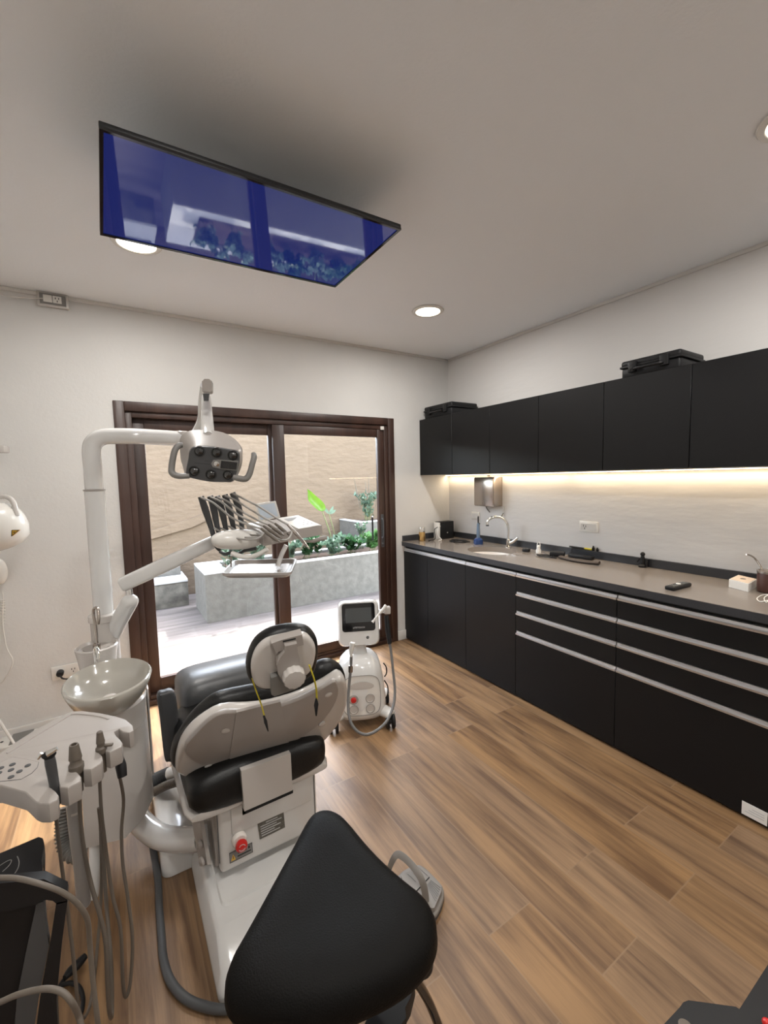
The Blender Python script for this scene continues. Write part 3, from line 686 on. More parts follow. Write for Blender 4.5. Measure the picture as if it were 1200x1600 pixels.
g = G(); g.tube([[0.332,1.849,1.868],[0.32,1.789,1.784],[0.311,1.742,1.724],[0.303,1.696,1.691]], [.017,.022,.0245,.025], seg=20); ob('swivel_neck', g, MT['plast'], lp, ang=60)
g = G(); g.slab([[0.294,1.692,1.85],[0.314,1.684,1.85],[0.312,1.692,1.826],[0.297,1.698,1.826]], (0,.01,0)); ob('neck_slot', g, MT['darkgrey'], lp)
NL = V([-0.3635,-0.8996,-0.2419])
front = [[0.226,1.65,1.613],[0.23,1.642,1.637],[0.244,1.632,1.653],[0.276,1.619,1.654],[0.308,1.607,1.651],[0.35,1.592,1.643],[0.377,1.583,1.637],[0.386,1.583,1.622],[0.385,1.591,1.593],[0.378,1.602,1.563],[0.365,1.617,1.529],[0.34,1.627,1.527],[0.297,1.644,1.529],[0.248,1.661,1.54],[0.223,1.668,1.549],[0.217,1.667,1.563]]
rear = [[0.214,1.76,1.638],[0.214,1.747,1.687],[0.23,1.734,1.71],[0.258,1.72,1.72],[0.305,1.701,1.72],[0.355,1.683,1.711],[0.395,1.674,1.686],[0.415,1.672,1.66],[0.421,1.675,1.642],[0.416,1.69,1.594],[0.402,1.701,1.574],[0.379,1.714,1.559],[0.315,1.739,1.56],[0.259,1.76,1.568],[0.231,1.769,1.578],[0.217,1.767,1.607]]
mid = [[0.225,1.676,1.612],[0.228,1.665,1.644],[0.245,1.653,1.665],[0.28,1.638,1.669],[0.323,1.622,1.664],[0.363,1.608,1.655],[0.391,1.599,1.647],[0.401,1.6,1.627],[0.4,1.61,1.591],[0.391,1.622,1.56],[0.373,1.638,1.529],[0.345,1.65,1.527],[0.301,1.667,1.529],[0.252,1.684,1.54],[0.224,1.693,1.55],[0.217,1.692,1.564]]
def rs(pts, n=48): 
    P = smooth_path(pts, 8, True); out = []; m = len(P)
    for k in range(n):
        x = k*m/n; i = int(x); out.append(P[i % m].lerp(P[(i+1) % m], x-i))
    return out
F, M_, B_ = rs(front), rs(mid), rs(rear)
def scl(r, k, off=V((0,0,0))):
    c = sum(r, V((0,0,0)))/len(r); return [c+(p-c)*k+off for p in r]
g = G(); g.rings([scl(B_,.55,-NL*.035), scl(B_,.85,-NL*.02), B_, [a.lerp(b,.5) for a,b in zip(B_,M_)], M_, scl(F,1.02,-NL*.004)]); hd = ob('lamp_head', g, MT['plast2'], lp, ang=50)
g = G(); g.rings([scl(F,1.0,-NL*.012), scl(F,1.0), scl(F,.97,NL*.004)]); fa = ob('lamp_face', g, MT['darkgrey'], hd)
for p in [[0.26,1.626,1.636],[0.313,1.606,1.631],[0.364,1.588,1.621],[0.243,1.651,1.568],[0.295,1.633,1.555],[0.349,1.612,1.553]]:
    g = G(); g.lathe([(.0195,-.002),(.0185,.003),(.0165,.003),(.0155,.001)], p, NL, seg=28); g.lathe([(.0158,-.001),(.013,.005),(.008,.009),(.001,.010)], p, NL, seg=28); ob('lens', g, MT['lens'], hd)
g = G(); g.slab([[0.296,1.621,1.594],[0.303,1.616,1.606],[0.317,1.609,1.607],[0.382,1.585,1.602],[0.378,1.595,1.567],[0.328,1.614,1.574],[0.301,1.623,1.581]], NL*.002, .0008, 1); pn = ob('control_panel', g, MT['grey'], hd)
g = G(); g.slab([[0.327,1.604,1.603],[0.378,1.585,1.596],[0.375,1.593,1.57],[0.324,1.612,1.577]], NL*.001); ob('display', g, MT['blackg'], pn)
g = G(); g.lathe([(.009,0),(.009,.002),(.006,.003),(.001,.003)], [0.313,1.614,1.592], NL); ob('sensor', g, MT['chrome'], pn)
g = G(); 
for a, b in [[[0.243,1.643,1.597],[0.292,1.625,1.591]],[[0.276,1.628,1.604],[0.292,1.622,1.602]]]: g.tube([a,b], .0009, seg=6, smooth=False)
ob('printed_marks', g, MT['print_'], hd)
for pts in ([[0.229,1.666,1.552],[0.198,1.678,1.553],[0.18,1.683,1.561],[0.174,1.681,1.576],[0.177,1.67,1.614],[0.182,1.661,1.64],[0.191,1.654,1.652],[0.202,1.649,1.653]], [[0.368,1.611,1.545],[0.39,1.604,1.539],[0.409,1.596,1.539],[0.42,1.587,1.556],[0.427,1.575,1.589],[0.431,1.568,1.61],[0.428,1.566,1.621]]):
    P = [V(p)+NL*o_ for p, o_ in zip(pts, (0,.004,.006,.0,-.01,-.02,-.03,-.035))]
    g = G(); g.tube(P, [.012,.014,.014,.0135,.013,.013,.013,.011], seg=14, flat=(1,.8)); ob('handle', g, MT['grey'], hd, ang=60)
LAMP_W, SUN_W, SKY_W, EXPO = 13., 10., 3.1, .31
# ================================================================== INSTRUMENT TABLE ON ITS ARM
it = thing('instrument_table', 'swing-arm instrument table with five hanging handpiece cables, in front of the glass door', 'instrument table', [-0.023,2.087,0.915])
g = G(); g.tube([[-0.061,2.142,0.864],[-0.018,2.088,0.955],[0.025,2.034,1.043]], [.036,.034,.032], seg=22, smooth=False); g.ell([0.025,2.034,1.043], (.032,.032,.030))
la = ob('lower_arm', g, MT['bwhite'], it, ang=60)
g = G(); a0, a1 = V([0.026,2.035,1.064]), V([0.024,2.04,1.109])
g.cyl(a0, a1, .012); ob('elbow_pin', g, MT['chrome'], it)
p0, p1 = V([-0.0,2.044,1.114]), V([0.394,1.932,1.291])
s_, u_, d_ = frame_of(p1-p0)
R = []
for k, (w_, h_) in ((0,(.026,.024)),(.02,(.030,.030)),(.5,(.030,.031)),(1.,(.026,.026))):
    c_ = p0.lerp(p1, k); r = []
    for q in range(20):
        a = q*2*PI/20; cc, ss = math.cos(a), math.sin(a)
        r.append(c_+s_*w_*math.copysign(abs(cc)**.5, cc)+u_*h_*math.copysign(abs(ss)**.5, ss))
    R.append(r)
g = G(); g.rings(R); ob('upper_arm', g, MT['bwhite'], it, ang=50)
# console: low wedge with a domed left side
c0, c1, c2_, c3 = [V(p) for p in [[0.493,1.706,1.306],[0.753,1.711,1.329],[0.731,1.918,1.359],[0.498,1.978,1.336]]]
up_ = V((0,0,1)); th_ = .040
g = G(); g.slab([c0, c1, c2_, c3], -up_*th_, .006, 2); co_ = ob('console', g, MT['plast2'], it)
g = G(); g.slab([p+up_*.0015 for p in (c1.lerp(c0,.03), c1.lerp(c0,.42), c2_.lerp(c3,.42), c2_.lerp(c3,.03))], up_*.003, .001, 1); kp = ob('control_panel', g, MT['white'], co_)
def onc(a, b): return c1.lerp(c0, a).lerp(c2_.lerp(c3, a), b)+up_*.0046
g = G(); g.slab([onc(.12,.62), onc(.36,.62), onc(.36,.85), onc(.12,.85)], up_*.0006); ob('display', g, MT['grey'], kp)
g = G()
for a, b in ((.1,.2),(.17,.22),(.25,.2),(.1,.35),(.18,.36),(.27,.35),(.12,.48),(.22,.48)): g.cyl(onc(a,b), onc(a,b)+up_*.0006, .0045, seg=10)
ob('button_marks', g, MT['darkgrey'], kp)
# white domed cover on the left side
g = G(); dc = V([0.417,1.8,1.29]); dx = (c1-c0).normalized()
R = []
for k in range(11):
    t = k/10*PI; x = -.105*math.cos(t); s2_ = max(.05, math.sin(t))**.7
    r = []
    for q in range(18):
        a = q*2*PI/18; r.append(dc+dx*x+dx.cross(up_).normalized()*.05*s2_*math.cos(a)+up_*(.042*s2_*math.sin(a)-.014*x/.105))
    R.append(r)
g.rings(R); ob('side_cover', g, MT['white'], it, ang=60)
g = G(); g.tube([[0.387,1.79,1.239],[0.414,1.771,1.225],[0.452,1.748,1.221],[0.488,1.726,1.236],[0.511,1.713,1.251]], .0125, seg=12, flat=(1,.8)); ob('front_handle', g, MT['white'], it)
# whip arms, cables and handpieces
whip = [[[0.36,1.878,1.24],[0.345,1.878,1.264],[0.33,1.882,1.337],[0.312,1.889,1.415],[0.298,1.891,1.469]],[[0.378,1.867,1.245],[0.369,1.876,1.28],[0.354,1.879,1.336],[0.344,1.881,1.417],[0.332,1.882,1.47]],[[0.401,1.864,1.238],[0.394,1.872,1.278],[0.384,1.872,1.342],[0.373,1.875,1.413],[0.358,1.877,1.469]],[[0.426,1.86,1.241],[0.421,1.867,1.276],[0.414,1.866,1.346],[0.402,1.868,1.417],[0.388,1.871,1.474]],[[0.452,1.856,1.244],[0.451,1.859,1.274],[0.447,1.858,1.357],[0.437,1.859,1.426],[0.418,1.865,1.481]]]
ends = [[0.535,1.657,1.307],[0.544,1.699,1.318],[0.577,1.726,1.323],[0.611,1.729,1.325],[0.622,1.772,1.351]]
hp = [[[0.483,1.692,1.339],[0.518,1.631,1.301]],[[0.503,1.727,1.345],[0.54,1.665,1.308]],[[0.53,1.746,1.346],[0.559,1.689,1.315]],[[0.562,1.761,1.348],[0.592,1.716,1.312]],[[0.601,1.713,1.343],[0.625,1.597,1.277]]]
for i in range(5):
    g = G(); g.tube(whip[i], [.007,.009,.0105,.0145,.012], seg=12, flat=(1.,.45), up=(0,1,0)); w_ = ob('whip_arm', g, MT['darkgrey'], it, ang=60)
    a = V(whip[i][4]); b = V(ends[i]); h0, h1 = V(hp[i][0]), V(hp[i][1])
    g = G(); g.tube([a+V((0,-.006,-.004)), a.lerp(h0,.2)+V((0,-.02,.0)), a.lerp(h0,.5)+V((0,-.015,-.020+.006*i)), a.lerp(h0,.8)+V((0,-.005,-.012+.003*i)), h0], .0044, seg=8); ob('handpiece_cable', g, MT['hosel'], it, ang=60)
    g = G(); lo_ = V(whip[i][2]); g.tube([lo_+V((.01,-.01,0)), lo_.lerp(h1,.35)+V((0,-.03,-.022)), lo_.lerp(h1,.7)+V((0,-.02,-.012)), h0.lerp(h1,.3)], .004, seg=8); ob('return_cable', g, MT['hosel'], it, ang=60)
    g = G(); g.tube([h0, h0.lerp(h1,.5), h1, h1+(h1-h0)*.3], [.005,.0075,.0065,.0025], seg=12, smooth=False); ob('handpiece', g, MT['hose'] if i < 4 else MT['steel'], it)
g = G(); g.tube([[0.359,1.878,1.235],[0.375,1.856,1.226],[0.396,1.843,1.233],[0.42,1.839,1.223],[0.446,1.835,1.234],[0.488,1.798,1.245]], .007, seg=10); ob('whip_hinge', g, MT['darkgrey'], it)
# table stem and tray
tz = 1.15
tc_ = [V(p) for p in ((.439,2.0,tz),(.683,1.845,tz),(.557,1.575,tz),(.330,1.735,tz))]
def inl(P, k):
    c = sum(P, V((0,0,0)))/4; return [c+(p-c)*k for p in P]
def rrect(P, r, n=4):
    out = []; m = len(P)
    for i in range(m):
        a, p, b = P[i-1], P[i], P[(i+1) % m]
        e0 = p+(a-p).normalized()*r; e1 = p+(b-p).normalized()*r
        for k in range(n+1):
            t = k/n; out.append(e0*(1-t)**2+p*2*t*(1-t)+e1*t*t)
    return out
def dz(P, z): return [p+V((0,0,z)) for p in P]
O_ = rrect(tc_, .03)
g = G(); g.rings([dz(rrect(inl(tc_,.90),.03),0), dz(O_,.012), dz(O_,.022), dz(rrect(inl(tc_,.96),.03),.022), dz(rrect(inl(tc_,.88),.025),.006)]); tr = ob('tray', g, MT['plast2'], it, ang=40)
g = G(); g.rings([dz(rrect(inl(tc_,.80),.02),.0065), dz(rrect(inl(tc_,.79),.02),.009)]); ob('tray_mat', g, MT['steel'], tr)
cc_ = sum(tc_, V((0,0,0)))/4
g = G(); g.cyl(cc_+V((0,0,-.022)), cc_+V((0,0,0)), .016, bev=.003); ob('tray_knob', g, MT['plast3'], tr)
g = G(); g.tube([[0.596,1.732,1.256],[0.577,1.74,1.216],[0.561,1.746,1.171]], .010, seg=14, smooth=False); ob('tray_stem', g, MT['bwhite'], it)
g = G(); g.cyl([0.395,1.842,1.22], [0.394,1.85,1.17], .003, seg=8); ob('tray_rod', g, MT['steel'], it)
g = G(); g.tube([[0.715,1.728,1.261],[0.735,1.717,1.268],[0.768,1.697,1.276]], .009, seg=12); g.cyl([0.671,1.756,1.262], [0.715,1.728,1.261], .006); ob('side_grip', g, MT['plast2'], it)
# film viewer behind the console
g = G(); fv = [V(p) for p in [[0.558,2.043,1.418],[0.643,1.991,1.431],[0.657,1.975,1.354],[0.571,2.027,1.335]]]
g.slab(fv, (.004,.014,0), .003, 2); vw = ob('film_viewer', g, MT['white'], it)
g = G(); g.slab([p+V((0,-.0015,0)) for p in inl(fv,.82)], (0,.001,0)); ob('viewer_pane', g, mat('pale_viewer_pane', (.55,.62,.70), .2), vw)

# ================================================================== ASSISTANT CONSOLE
ac = thing('assistant_console', 'taupe assistant console with three upright suction and syringe handpieces, lower left', 'console', [-0.154,1.547,0.594])
ZA = .86
outl = [[-0.333,1.35,0.86],[-0.286,1.394,0.86],[-0.269,1.42,0.86],[-0.226,1.475,0.86],[-0.162,1.528,0.86],[-0.146,1.532,0.86],[-0.122,1.518,0.86],[-0.077,1.474,0.86],[-0.034,1.421,0.86],[-0.014,1.39,0.86],[0.002,1.344,0.86],[0.003,1.313,0.86],[-0.007,1.307,0.86],[-0.022,1.323,0.86],[-0.031,1.345,0.86],[-0.041,1.336,0.86],[-0.038,1.315,0.86],[-0.028,1.286,0.86],[-0.023,1.265,0.86],[-0.026,1.248,0.86],[-0.051,1.238,0.86],[-0.06,1.249,0.86],[-0.061,1.273,0.86],[-0.07,1.292,0.86],[-0.079,1.285,0.86],[-0.079,1.265,0.86],[-0.067,1.233,0.86],[-0.065,1.212,0.86],[-0.069,1.2,0.86],[-0.088,1.187,0.86],[-0.103,1.195,0.86],[-0.105,1.211,0.86],[-0.114,1.233,0.86],[-0.126,1.234,0.86],[-0.128,1.219,0.86],[-0.115,1.194,0.86],[-0.106,1.17,0.86],[-0.106,1.152,0.86],[-0.129,1.142,0.86],[-0.144,1.155,0.86],[-0.148,1.173,0.86],[-0.157,1.189,0.86],[-0.165,1.186,0.86],[-0.163,1.17,0.86],[-0.15,1.143,0.86],[-0.143,1.124,0.86],[-0.144,1.11,0.86],[-0.158,1.106,0.86],[-0.174,1.116,0.86],[-0.184,1.13,0.86],[-0.207,1.178,0.86],[-0.259,1.239,0.86],[-0.317,1.274,0.86]]
g = G(); g.slab(outl, (0,0,-.045), .0035, 3, smooth=1); cn = ob('console_body', g, MT['plast2'], ac, ang=30)
g = G(); g.tube([[-0.27,1.379,0.86],[-0.221,1.432,0.86],[-0.16,1.497,0.86],[-0.147,1.509,0.86],[-0.121,1.493,0.86],[-0.077,1.448,0.86],[-0.055,1.417,0.86]], .0025, seg=8); ob('raised_rim', g, MT['plast2'], cn, ang=60)
pnl = [[-0.307,1.331,0.86],[-0.277,1.341,0.86],[-0.254,1.35,0.86],[-0.225,1.322,0.86],[-0.197,1.29,0.86],[-0.197,1.267,0.86],[-0.205,1.248,0.86],[-0.222,1.236,0.86],[-0.262,1.254,0.86],[-0.296,1.277,0.86]]
g = G(); g.slab(pnl, (0,0,.0008), 0); kp = ob('key_panel', g, MT['plast2'], cn)
g = G(); g.tube(pnl, .0009, seg=6, smooth=False, closed=True); ob('panel_outline', g, MT['darkgrey'], kp)
for p in [[-0.249,1.313,0.861],[-0.217,1.287,0.861],[-0.248,1.289,0.861],[-0.23,1.271,0.861],[-0.243,1.257,0.861],[-0.27,1.312,0.861],[-0.27,1.291,0.861]]:
    g = G(); g.lathe([(.0062,0),(.006,.0012),(.001,.0014)], p, seg=16); ob('key', g, MT['darkgrey'], kp)
n1, n2, n3, n4 = [V(p) for p in [[-0.155,1.17,0.86],[-0.117,1.211,0.86],[-0.069,1.262,0.86],[-0.031,1.312,0.86]]]
g = G(); g.lathe([(.007,-.05),(.009,-.02),(.0098,.03),(.0105,.055),(.0095,.07)], n1, (-.05,-.1,1)); h1_ = ob('syringe', g, MT['darkgrey'], ac, label='dark three-way syringe with chrome head')
g = G(); tp = n1+V((-.004,-.006,.07)); g.ell(tp+V((0,0,.006)), (.0135,.010,.009)); ob('syringe_head', g, MT['blackp'], h1_)
g = G(); g.cyl(tp+V((-.002,-.004,.010)), tp+V((.016,-.006,.018)), .007, .004, 12); g.cyl(tp+V((-.02,.0,.004)), tp+V((-.012,.0,.014)), .004, .004, 10); ob('syringe_nozzle', g, MT['chrome'], h1_)
g = G(); g.lathe([(.009,-.06),(.010,-.012),(.0155,-.008),(.0155,.010),(.0122,.014),(.0118,.024),(.0135,.026),(.0098,.058),(.0085,.061),(.006,.061),(.005,.05)], n2, (-.02,-.05,1)); ob('suction_tip', g, MT['hose'], ac)
g = G(); g.lathe([(.007,-.06),(.008,-.010),(.0125,-.006),(.0125,.006),(.0088,.010),(.0084,.018),(.0098,.020),(.0065,.048),(.004,.05)], n3, (-.02,-.04,1)); k3 = ob('saliva_ejector', g, MT['hose'], ac)
g = G(); g.obox(n3+V((.016,-.006,.010)), (.02,.010,.006), (0,0,-.4), .002); ob('lever', g, MT['hose'], k3)
g = G(); g.tube([n4+V((-.005,-.01,-.045)), n4+V((0,-.03,-.07)), n4+V((.002,-.04,-.095))], [.009,.013,.011], seg=12); ob('valve', g, MT['blackp'], ac)
for r, pts in ((.0042, [[-0.178,1.325,0.722],[-0.176,1.316,0.633],[-0.172,1.305,0.54],[-0.163,1.281,0.351],[-0.161,1.277,0.202],[-0.159,1.294,0.143],[-0.154,1.323,0.105],[-0.143,1.374,0.093],[-0.123,1.43,0.195],[-0.107,1.469,0.327],[-0.1,1.502,0.476],[-0.101,1.509,0.55]]),
               (.0052, [[-0.131,1.379,0.726],[-0.132,1.356,0.599],[-0.12,1.326,0.483],[-0.095,1.285,0.345],[-0.096,1.274,0.221],[-0.097,1.278,0.13],[-0.094,1.308,0.088],[-0.09,1.351,0.199],[-0.095,1.426,0.33],[-0.097,1.5,0.476],[-0.096,1.506,0.55]]),
               (.0045, [[-0.086,1.422,0.723],[-0.088,1.416,0.65],[-0.087,1.397,0.58],[-0.076,1.36,0.39],[-0.062,1.342,0.288],[-0.065,1.33,0.139],[-0.061,1.334,0.083],[-0.048,1.34,0.116],[-0.036,1.355,0.225],[-0.04,1.379,0.326],[-0.047,1.404,0.422],[-0.045,1.423,0.508],[-0.034,1.425,0.601],[-0.039,1.412,0.685]])):
    g = G(); g.tube(pts, r, seg=12, n=5); ob('hose', g, MT['hose'], ac, ang=60)
g = G(); g.tube([[-0.166,1.554,0.595],[-0.163,1.542,0.478],[-0.158,1.538,0.353],[-0.159,1.54,0.241]], .0185, seg=22, smooth=False); g.ell([-0.159,1.54,0.241], (.0185,.0185,.010))
sp_ = ob('support_post', g, MT['postg'], ac, ang=60)
g = G(); g.tube([[-0.162,1.547,0.542],[-0.162,1.546,0.536]], .018, seg=22, smooth=False); ob('post_collar', g, MT['plast3'], sp_)
# two nearer hoses arching over the black cart
g = G(); g.tube([[-0.237,0.872,0.916],[-0.212,0.857,0.926],[-0.186,0.841,0.928],[-0.161,0.825,0.926],[-0.129,0.804,0.915],[-0.106,0.799,0.893],[-0.09,0.798,0.866],[-0.08,0.801,0.831],[-0.08,0.808,0.786],[-0.08,0.806,0.754],[-0.079,0.8,0.702],[-0.077,0.794,0.65],[-0.078,0.807,0.539],[-0.09,0.813,0.268],[-0.104,0.806,-0.028]], .0038, seg=14, n=6)
ob('hose', g, MT['hose'], label='upper taupe hose arching over the black cart, lower left', cat='hose', group='taupe hoses arching over the black cart', ang=60)
g = G(); g.tube([[-0.227,0.782,0.787],[-0.204,0.769,0.799],[-0.18,0.755,0.809],[-0.157,0.741,0.82],[-0.126,0.723,0.826],[-0.106,0.71,0.821],[-0.095,0.701,0.807],[-0.09,0.707,0.776],[-0.087,0.703,0.754],[-0.088,0.708,0.668],[-0.097,0.705,0.456],[-0.124,0.687,-0.038]], .0038, seg=14, n=6)
ob('hose', g, MT['hose'], label='lower taupe hose crossing the black cart at the bottom left corner', cat='hose', group='taupe hoses arching over the black cart', ang=60)

# ================================================================== BLACK CART
bk = thing('utility_cart', 'black plastic utility cart with side handle opening in the bottom left corner', 'cart', [-0.385,2.053,0.0])
g = G(); g.slab([[-0.455,1.23,0.7],[-0.428,1.228,0.7],[-0.271,1.241,0.7],[-0.203,1.249,0.7],[-0.194,1.238,0.7],[-0.189,1.218,0.7],[-0.188,1.163,0.7],[-0.177,1.103,0.7],[-0.233,1.136,0.7],[-0.448,1.207,0.7]], (0,0,-.03), .004, 2)
tt = ob('top_tray', g, MT['blackp'], bk)
for pts in ([[-0.264,1.199,0.7],[-0.252,1.205,0.7],[-0.245,1.202,0.7],[-0.247,1.188,0.7],[-0.256,1.176,0.7]], [[-0.236,1.208,0.7],[-0.23,1.188,0.7],[-0.229,1.169,0.7],[-0.233,1.154,0.7]]):
    g = G(); g.tube(pts, .0009, seg=6); ob('moulded_line', g, MT['grey'], tt)
yc = 1.03
band = [[-0.358,1.03,0.837],[-0.165,1.03,0.755],[-0.132,1.03,0.713],[-0.131,1.03,0.702],[-0.133,1.03,0.688],[-0.149,1.03,0.692],[-0.155,1.03,0.703],[-0.164,1.03,0.71],[-0.173,1.03,0.713],[-0.18,1.03,0.709],[-0.224,1.03,0.722],[-0.363,1.03,0.775]]
g = G(); g.slab(band, (0,.022,0), .003, 2); ob('handle_band', g, MT['blackp'], bk)
g = G(); g.slab([[-0.15,1.03,0.695],[-0.132,1.03,0.69],[-0.146,1.03,0.61],[-0.163,1.03,0.494],[-0.167,1.03,0.381],[-0.183,1.03,0.006],[-0.222,1.03,0.048],[-0.205,1.03,0.412],[-0.188,1.03,0.513],[-0.165,1.03,0.616]], (0,.022,0), .003, 2); ob('leg', g, MT['blackp'], bk)
g = G(); g.slab([[-0.181,1.036,0.706],[-0.17,1.036,0.705],[-0.17,1.036,0.648],[-0.168,1.036,0.607],[-0.191,1.036,0.508],[-0.21,1.036,0.409],[-0.236,1.036,0.43],[-0.223,1.036,0.531],[-0.201,1.036,0.626]], (0,.02,0), .003, 2); ob('leg', g, MT['darkgrey'], bk)
g = G(); g.slab([[-0.369,1.05,0.772],[-0.228,1.05,0.709],[-0.182,1.05,0.694],[-0.207,1.05,0.602],[-0.244,1.05,0.419],[-0.388,1.05,0.536]], (0,.012,0), .002, 1); ob('side_panel', g, MT['blackp'], bk)
g = G(); g.slab([[-0.4,1.15,0.753],[-0.187,1.15,0.666],[-0.18,1.15,0.714],[-0.198,1.15,0.479],[-0.235,1.15,0.287],[-0.425,1.15,0.441]], (0,.012,0), .002, 1); ob('rear_panel', g, MT['blackp'], bk)
# black plug and cord on the floor
g = G(); g.tube([[-0.172,1.592,0.02],[-0.193,1.575,0.02],[-0.209,1.565,0.02],[-0.222,1.553,0.02]], [.010,.014,.013,.008], seg=12); pl = ob('power_plug', g, MT['blackp'], label='black power plug with ribbed grip lying on the floor beside the cart', cat='plug')
g = G(); g.tube([[-0.223,1.559,0.012],[-0.234,1.543,0.012],[-0.223,1.541,0.012],[-0.204,1.532,0.012],[-0.183,1.505,0.012],[-0.172,1.465,0.012],[-0.173,1.433,0.012],[-0.178,1.415,0.012]], .006, seg=10); ob('power_cord', g, MT['blackp'], pl, ang=60)

# ================================================================== SADDLE STOOL
stl = thing('saddle_stool', 'black leather saddle stool in the foreground before the dental chair', 'stool', (.33,.76,0))
so_ = rs([V(p) for p in [[0.426,0.997,0.62],[0.446,0.968,0.62],[0.455,0.928,0.62],[0.463,0.855,0.62],[0.474,0.791,0.62],[0.493,0.716,0.62],[0.504,0.675,0.62],[0.503,0.641,0.62],[0.489,0.615,0.62],[0.467,0.594,0.62],[0.438,0.582,0.62],[0.393,0.577,0.62],[0.342,0.582,0.62],[0.275,0.598,0.62],[0.216,0.622,0.62],[0.171,0.651,0.62],[0.137,0.681,0.62],[0.114,0.707,0.62],[0.108,0.728,0.62],[0.111,0.753,0.62],[0.125,0.777,0.62],[0.15,0.799,0.62],[0.19,0.834,0.62],[0.247,0.885,0.62],[0.314,0.945,0.62],[0.366,0.992,0.62],[0.397,1.006,0.62]]], 72)
sc0 = V((.335,.745,.62))
def sring(k, z, w=0):
    out = []
    for p in so_:
        q = sc0+(p-sc0)*k; rel = (p-sc0)
        q.z = z+w*max(0, rel.y)*k*k*1.0
        out.append(q)
    return out
g = G(); g.rings([sring(.3,.578), sring(.80,.580), sring(.92,.586), sring(.98,.597), sring(1,.61), sring(.99,.632,.05), sring(.955,.648,.06), sring(.88,.660,.08), sring(.75,.667,.1), sring(.55,.668,.1), sring(.3,.666,.1), sring(.1,.665,.1)])
ob('seat', g, MT['leather2'], stl, ang=70)
g = G(); g.lathe([(.10,.562),(.10,.577),(.03,.577)], (.335,.745,0)); g.cyl((.335,.745,.3),(.335,.745,.57), .016); g.cyl((.335,.745,.09),(.335,.745,.34), .026); ob('gas_lift', g, MT['blackg'], stl)
g = G(); g.lathe([(.04,.06),(.042,.11),(.03,.13),(.02,.13)], (.335,.745,0))
hub = V((.335,.745,.1)); tgt = V([0.526,0.877,0.09]); a0 = math.atan2(tgt.y-hub.y, tgt.x-hub.x)
ob('hub', g, MT['blackp'], stl)
for k in range(5):
    a = a0+k*2*PI/5; d = V((math.cos(a), math.sin(a), 0)); e = hub+d*.27
    g = G(); g.tube([hub+d*.03+V((0,0,.01)), hub+d*.15+V((0,0,.004)), e+V((0,0,-.018))], [.026,.02,.015], seg=12, flat=(1,.7)); lg = ob('leg', g, MT['blackp'], stl, ang=60)
    n_ = V((-d.y, d.x, 0)); w0 = V((e.x, e.y, .028))
    g = G(); g.cyl(w0-n_*.022, w0-n_*.006, .0275, bev=.004); g.cyl(w0+n_*.006, w0+n_*.022, .0275, bev=.004); g.cyl(w0-n_*.006, w0+n_*.006, .012); g.cyl(w0+V((0,0,.02)), w0+V((0,0,.06)), .008); ob('caster', g, MT['blackg'], lg)
g = G(); g.tube([[0.42,0.664,0.564],[0.448,0.665,0.521],[0.475,0.668,0.471],[0.502,0.669,0.41],[0.525,0.672,0.346],[0.54,0.669,0.29],[0.541,0.663,0.233]], .0095, seg=12); g2 = ob('tilt_lever', g, MT['blackg'], stl, ang=60)
g = G(); g.ell([0.474,0.65,0.532], (.024,.024,.020)); g.slab([[0.389,0.7,0.46],[0.479,0.682,0.46],[0.451,0.66,0.46],[0.433,0.653,0.46],[0.426,0.638,0.46],[0.403,0.634,0.46],[0.366,0.6,0.46],[0.31,0.635,0.46],[0.352,0.675,0.46]], (0,0,-.04), .006, 2); ob('seat_bracket', g, MT['blackp'], stl)

# ================================================================== FOOT PEDAL
fp = thing('foot_pedal', 'grey ridged foot pedal with a carrying strap on the floor beside the stool', 'foot pedal', (.86,1.17,0))
fpo = [[0.774,1.289,0.012],[0.809,1.265,0.012],[0.851,1.271,0.012],[0.902,1.263,0.012],[0.922,1.242,0.012],[0.93,1.192,0.012],[0.932,1.142,0.012],[0.918,1.114,0.012],[0.885,1.09,0.012],[0.84,1.071,0.012],[0.814,1.1,0.012],[0.79,1.179,0.012]]
g = G(); g.slab(fpo, (0,0,.016), .006, 3, smooth=3); bs = ob('base', g, MT['pedal'], fp, ang=50)
g = G(); g.slab([V((p[0],p[1],.012)) for p in fpo], (0,0,-.011)); ob('rubber_foot', g, MT['darkgrey'], bs)
g = G(); g.slab([[0.818,1.242,0.045],[0.854,1.24,0.045],[0.885,1.242,0.045],[0.902,1.233,0.045],[0.911,1.18,0.045],[0.92,1.128,0.045],[0.904,1.112,0.045],[0.846,1.08,0.045],[0.838,1.083,0.045],[0.832,1.098,0.045],[0.821,1.131,0.045],[0.814,1.161,0.045],[0.809,1.21,0.045]], (0,0,-.014), .004, 2); pd = ob('pedal_plate', g, MT['pedal'], fp)
g = G()
for k in range(7):
    t = k/6; g.tube([V([0.874,1.158,0.046]).lerp(V([0.899,1.166,0.046]), t), V([0.865,1.095,0.046]).lerp(V([0.91,1.124,0.046]), t)], .0012, seg=6, smooth=False)
for k in range(4):
    t = k/3; g.tube([V([0.842,1.233,0.046]).lerp(V([0.893,1.23,0.046]), t), V([0.85,1.192,0.046]).lerp(V([0.9,1.187,0.046]), t)], .0009, seg=6, smooth=False)
ob('ridges', g, MT['grey'], pd)
g = G(); g.tube([[0.816,1.158,0.046],[0.901,1.178,0.046]], .0018, seg=6, smooth=False); ob('hinge_gap', g, MT['black_in'], pd)
g = G(); g.tube([[0.785,1.248,0.02],[0.781,1.267,0.06],[0.788,1.249,0.12],[0.806,1.237,0.14],[0.823,1.192,0.135],[0.828,1.14,0.125],[0.831,1.119,0.1],[0.834,1.113,0.055],[0.833,1.117,0.02]], .0125, seg=10, flat=(.22,1.0), up=(0,1,0)); ob('carry_strap', g, MT['pedal'], fp, ang=60)

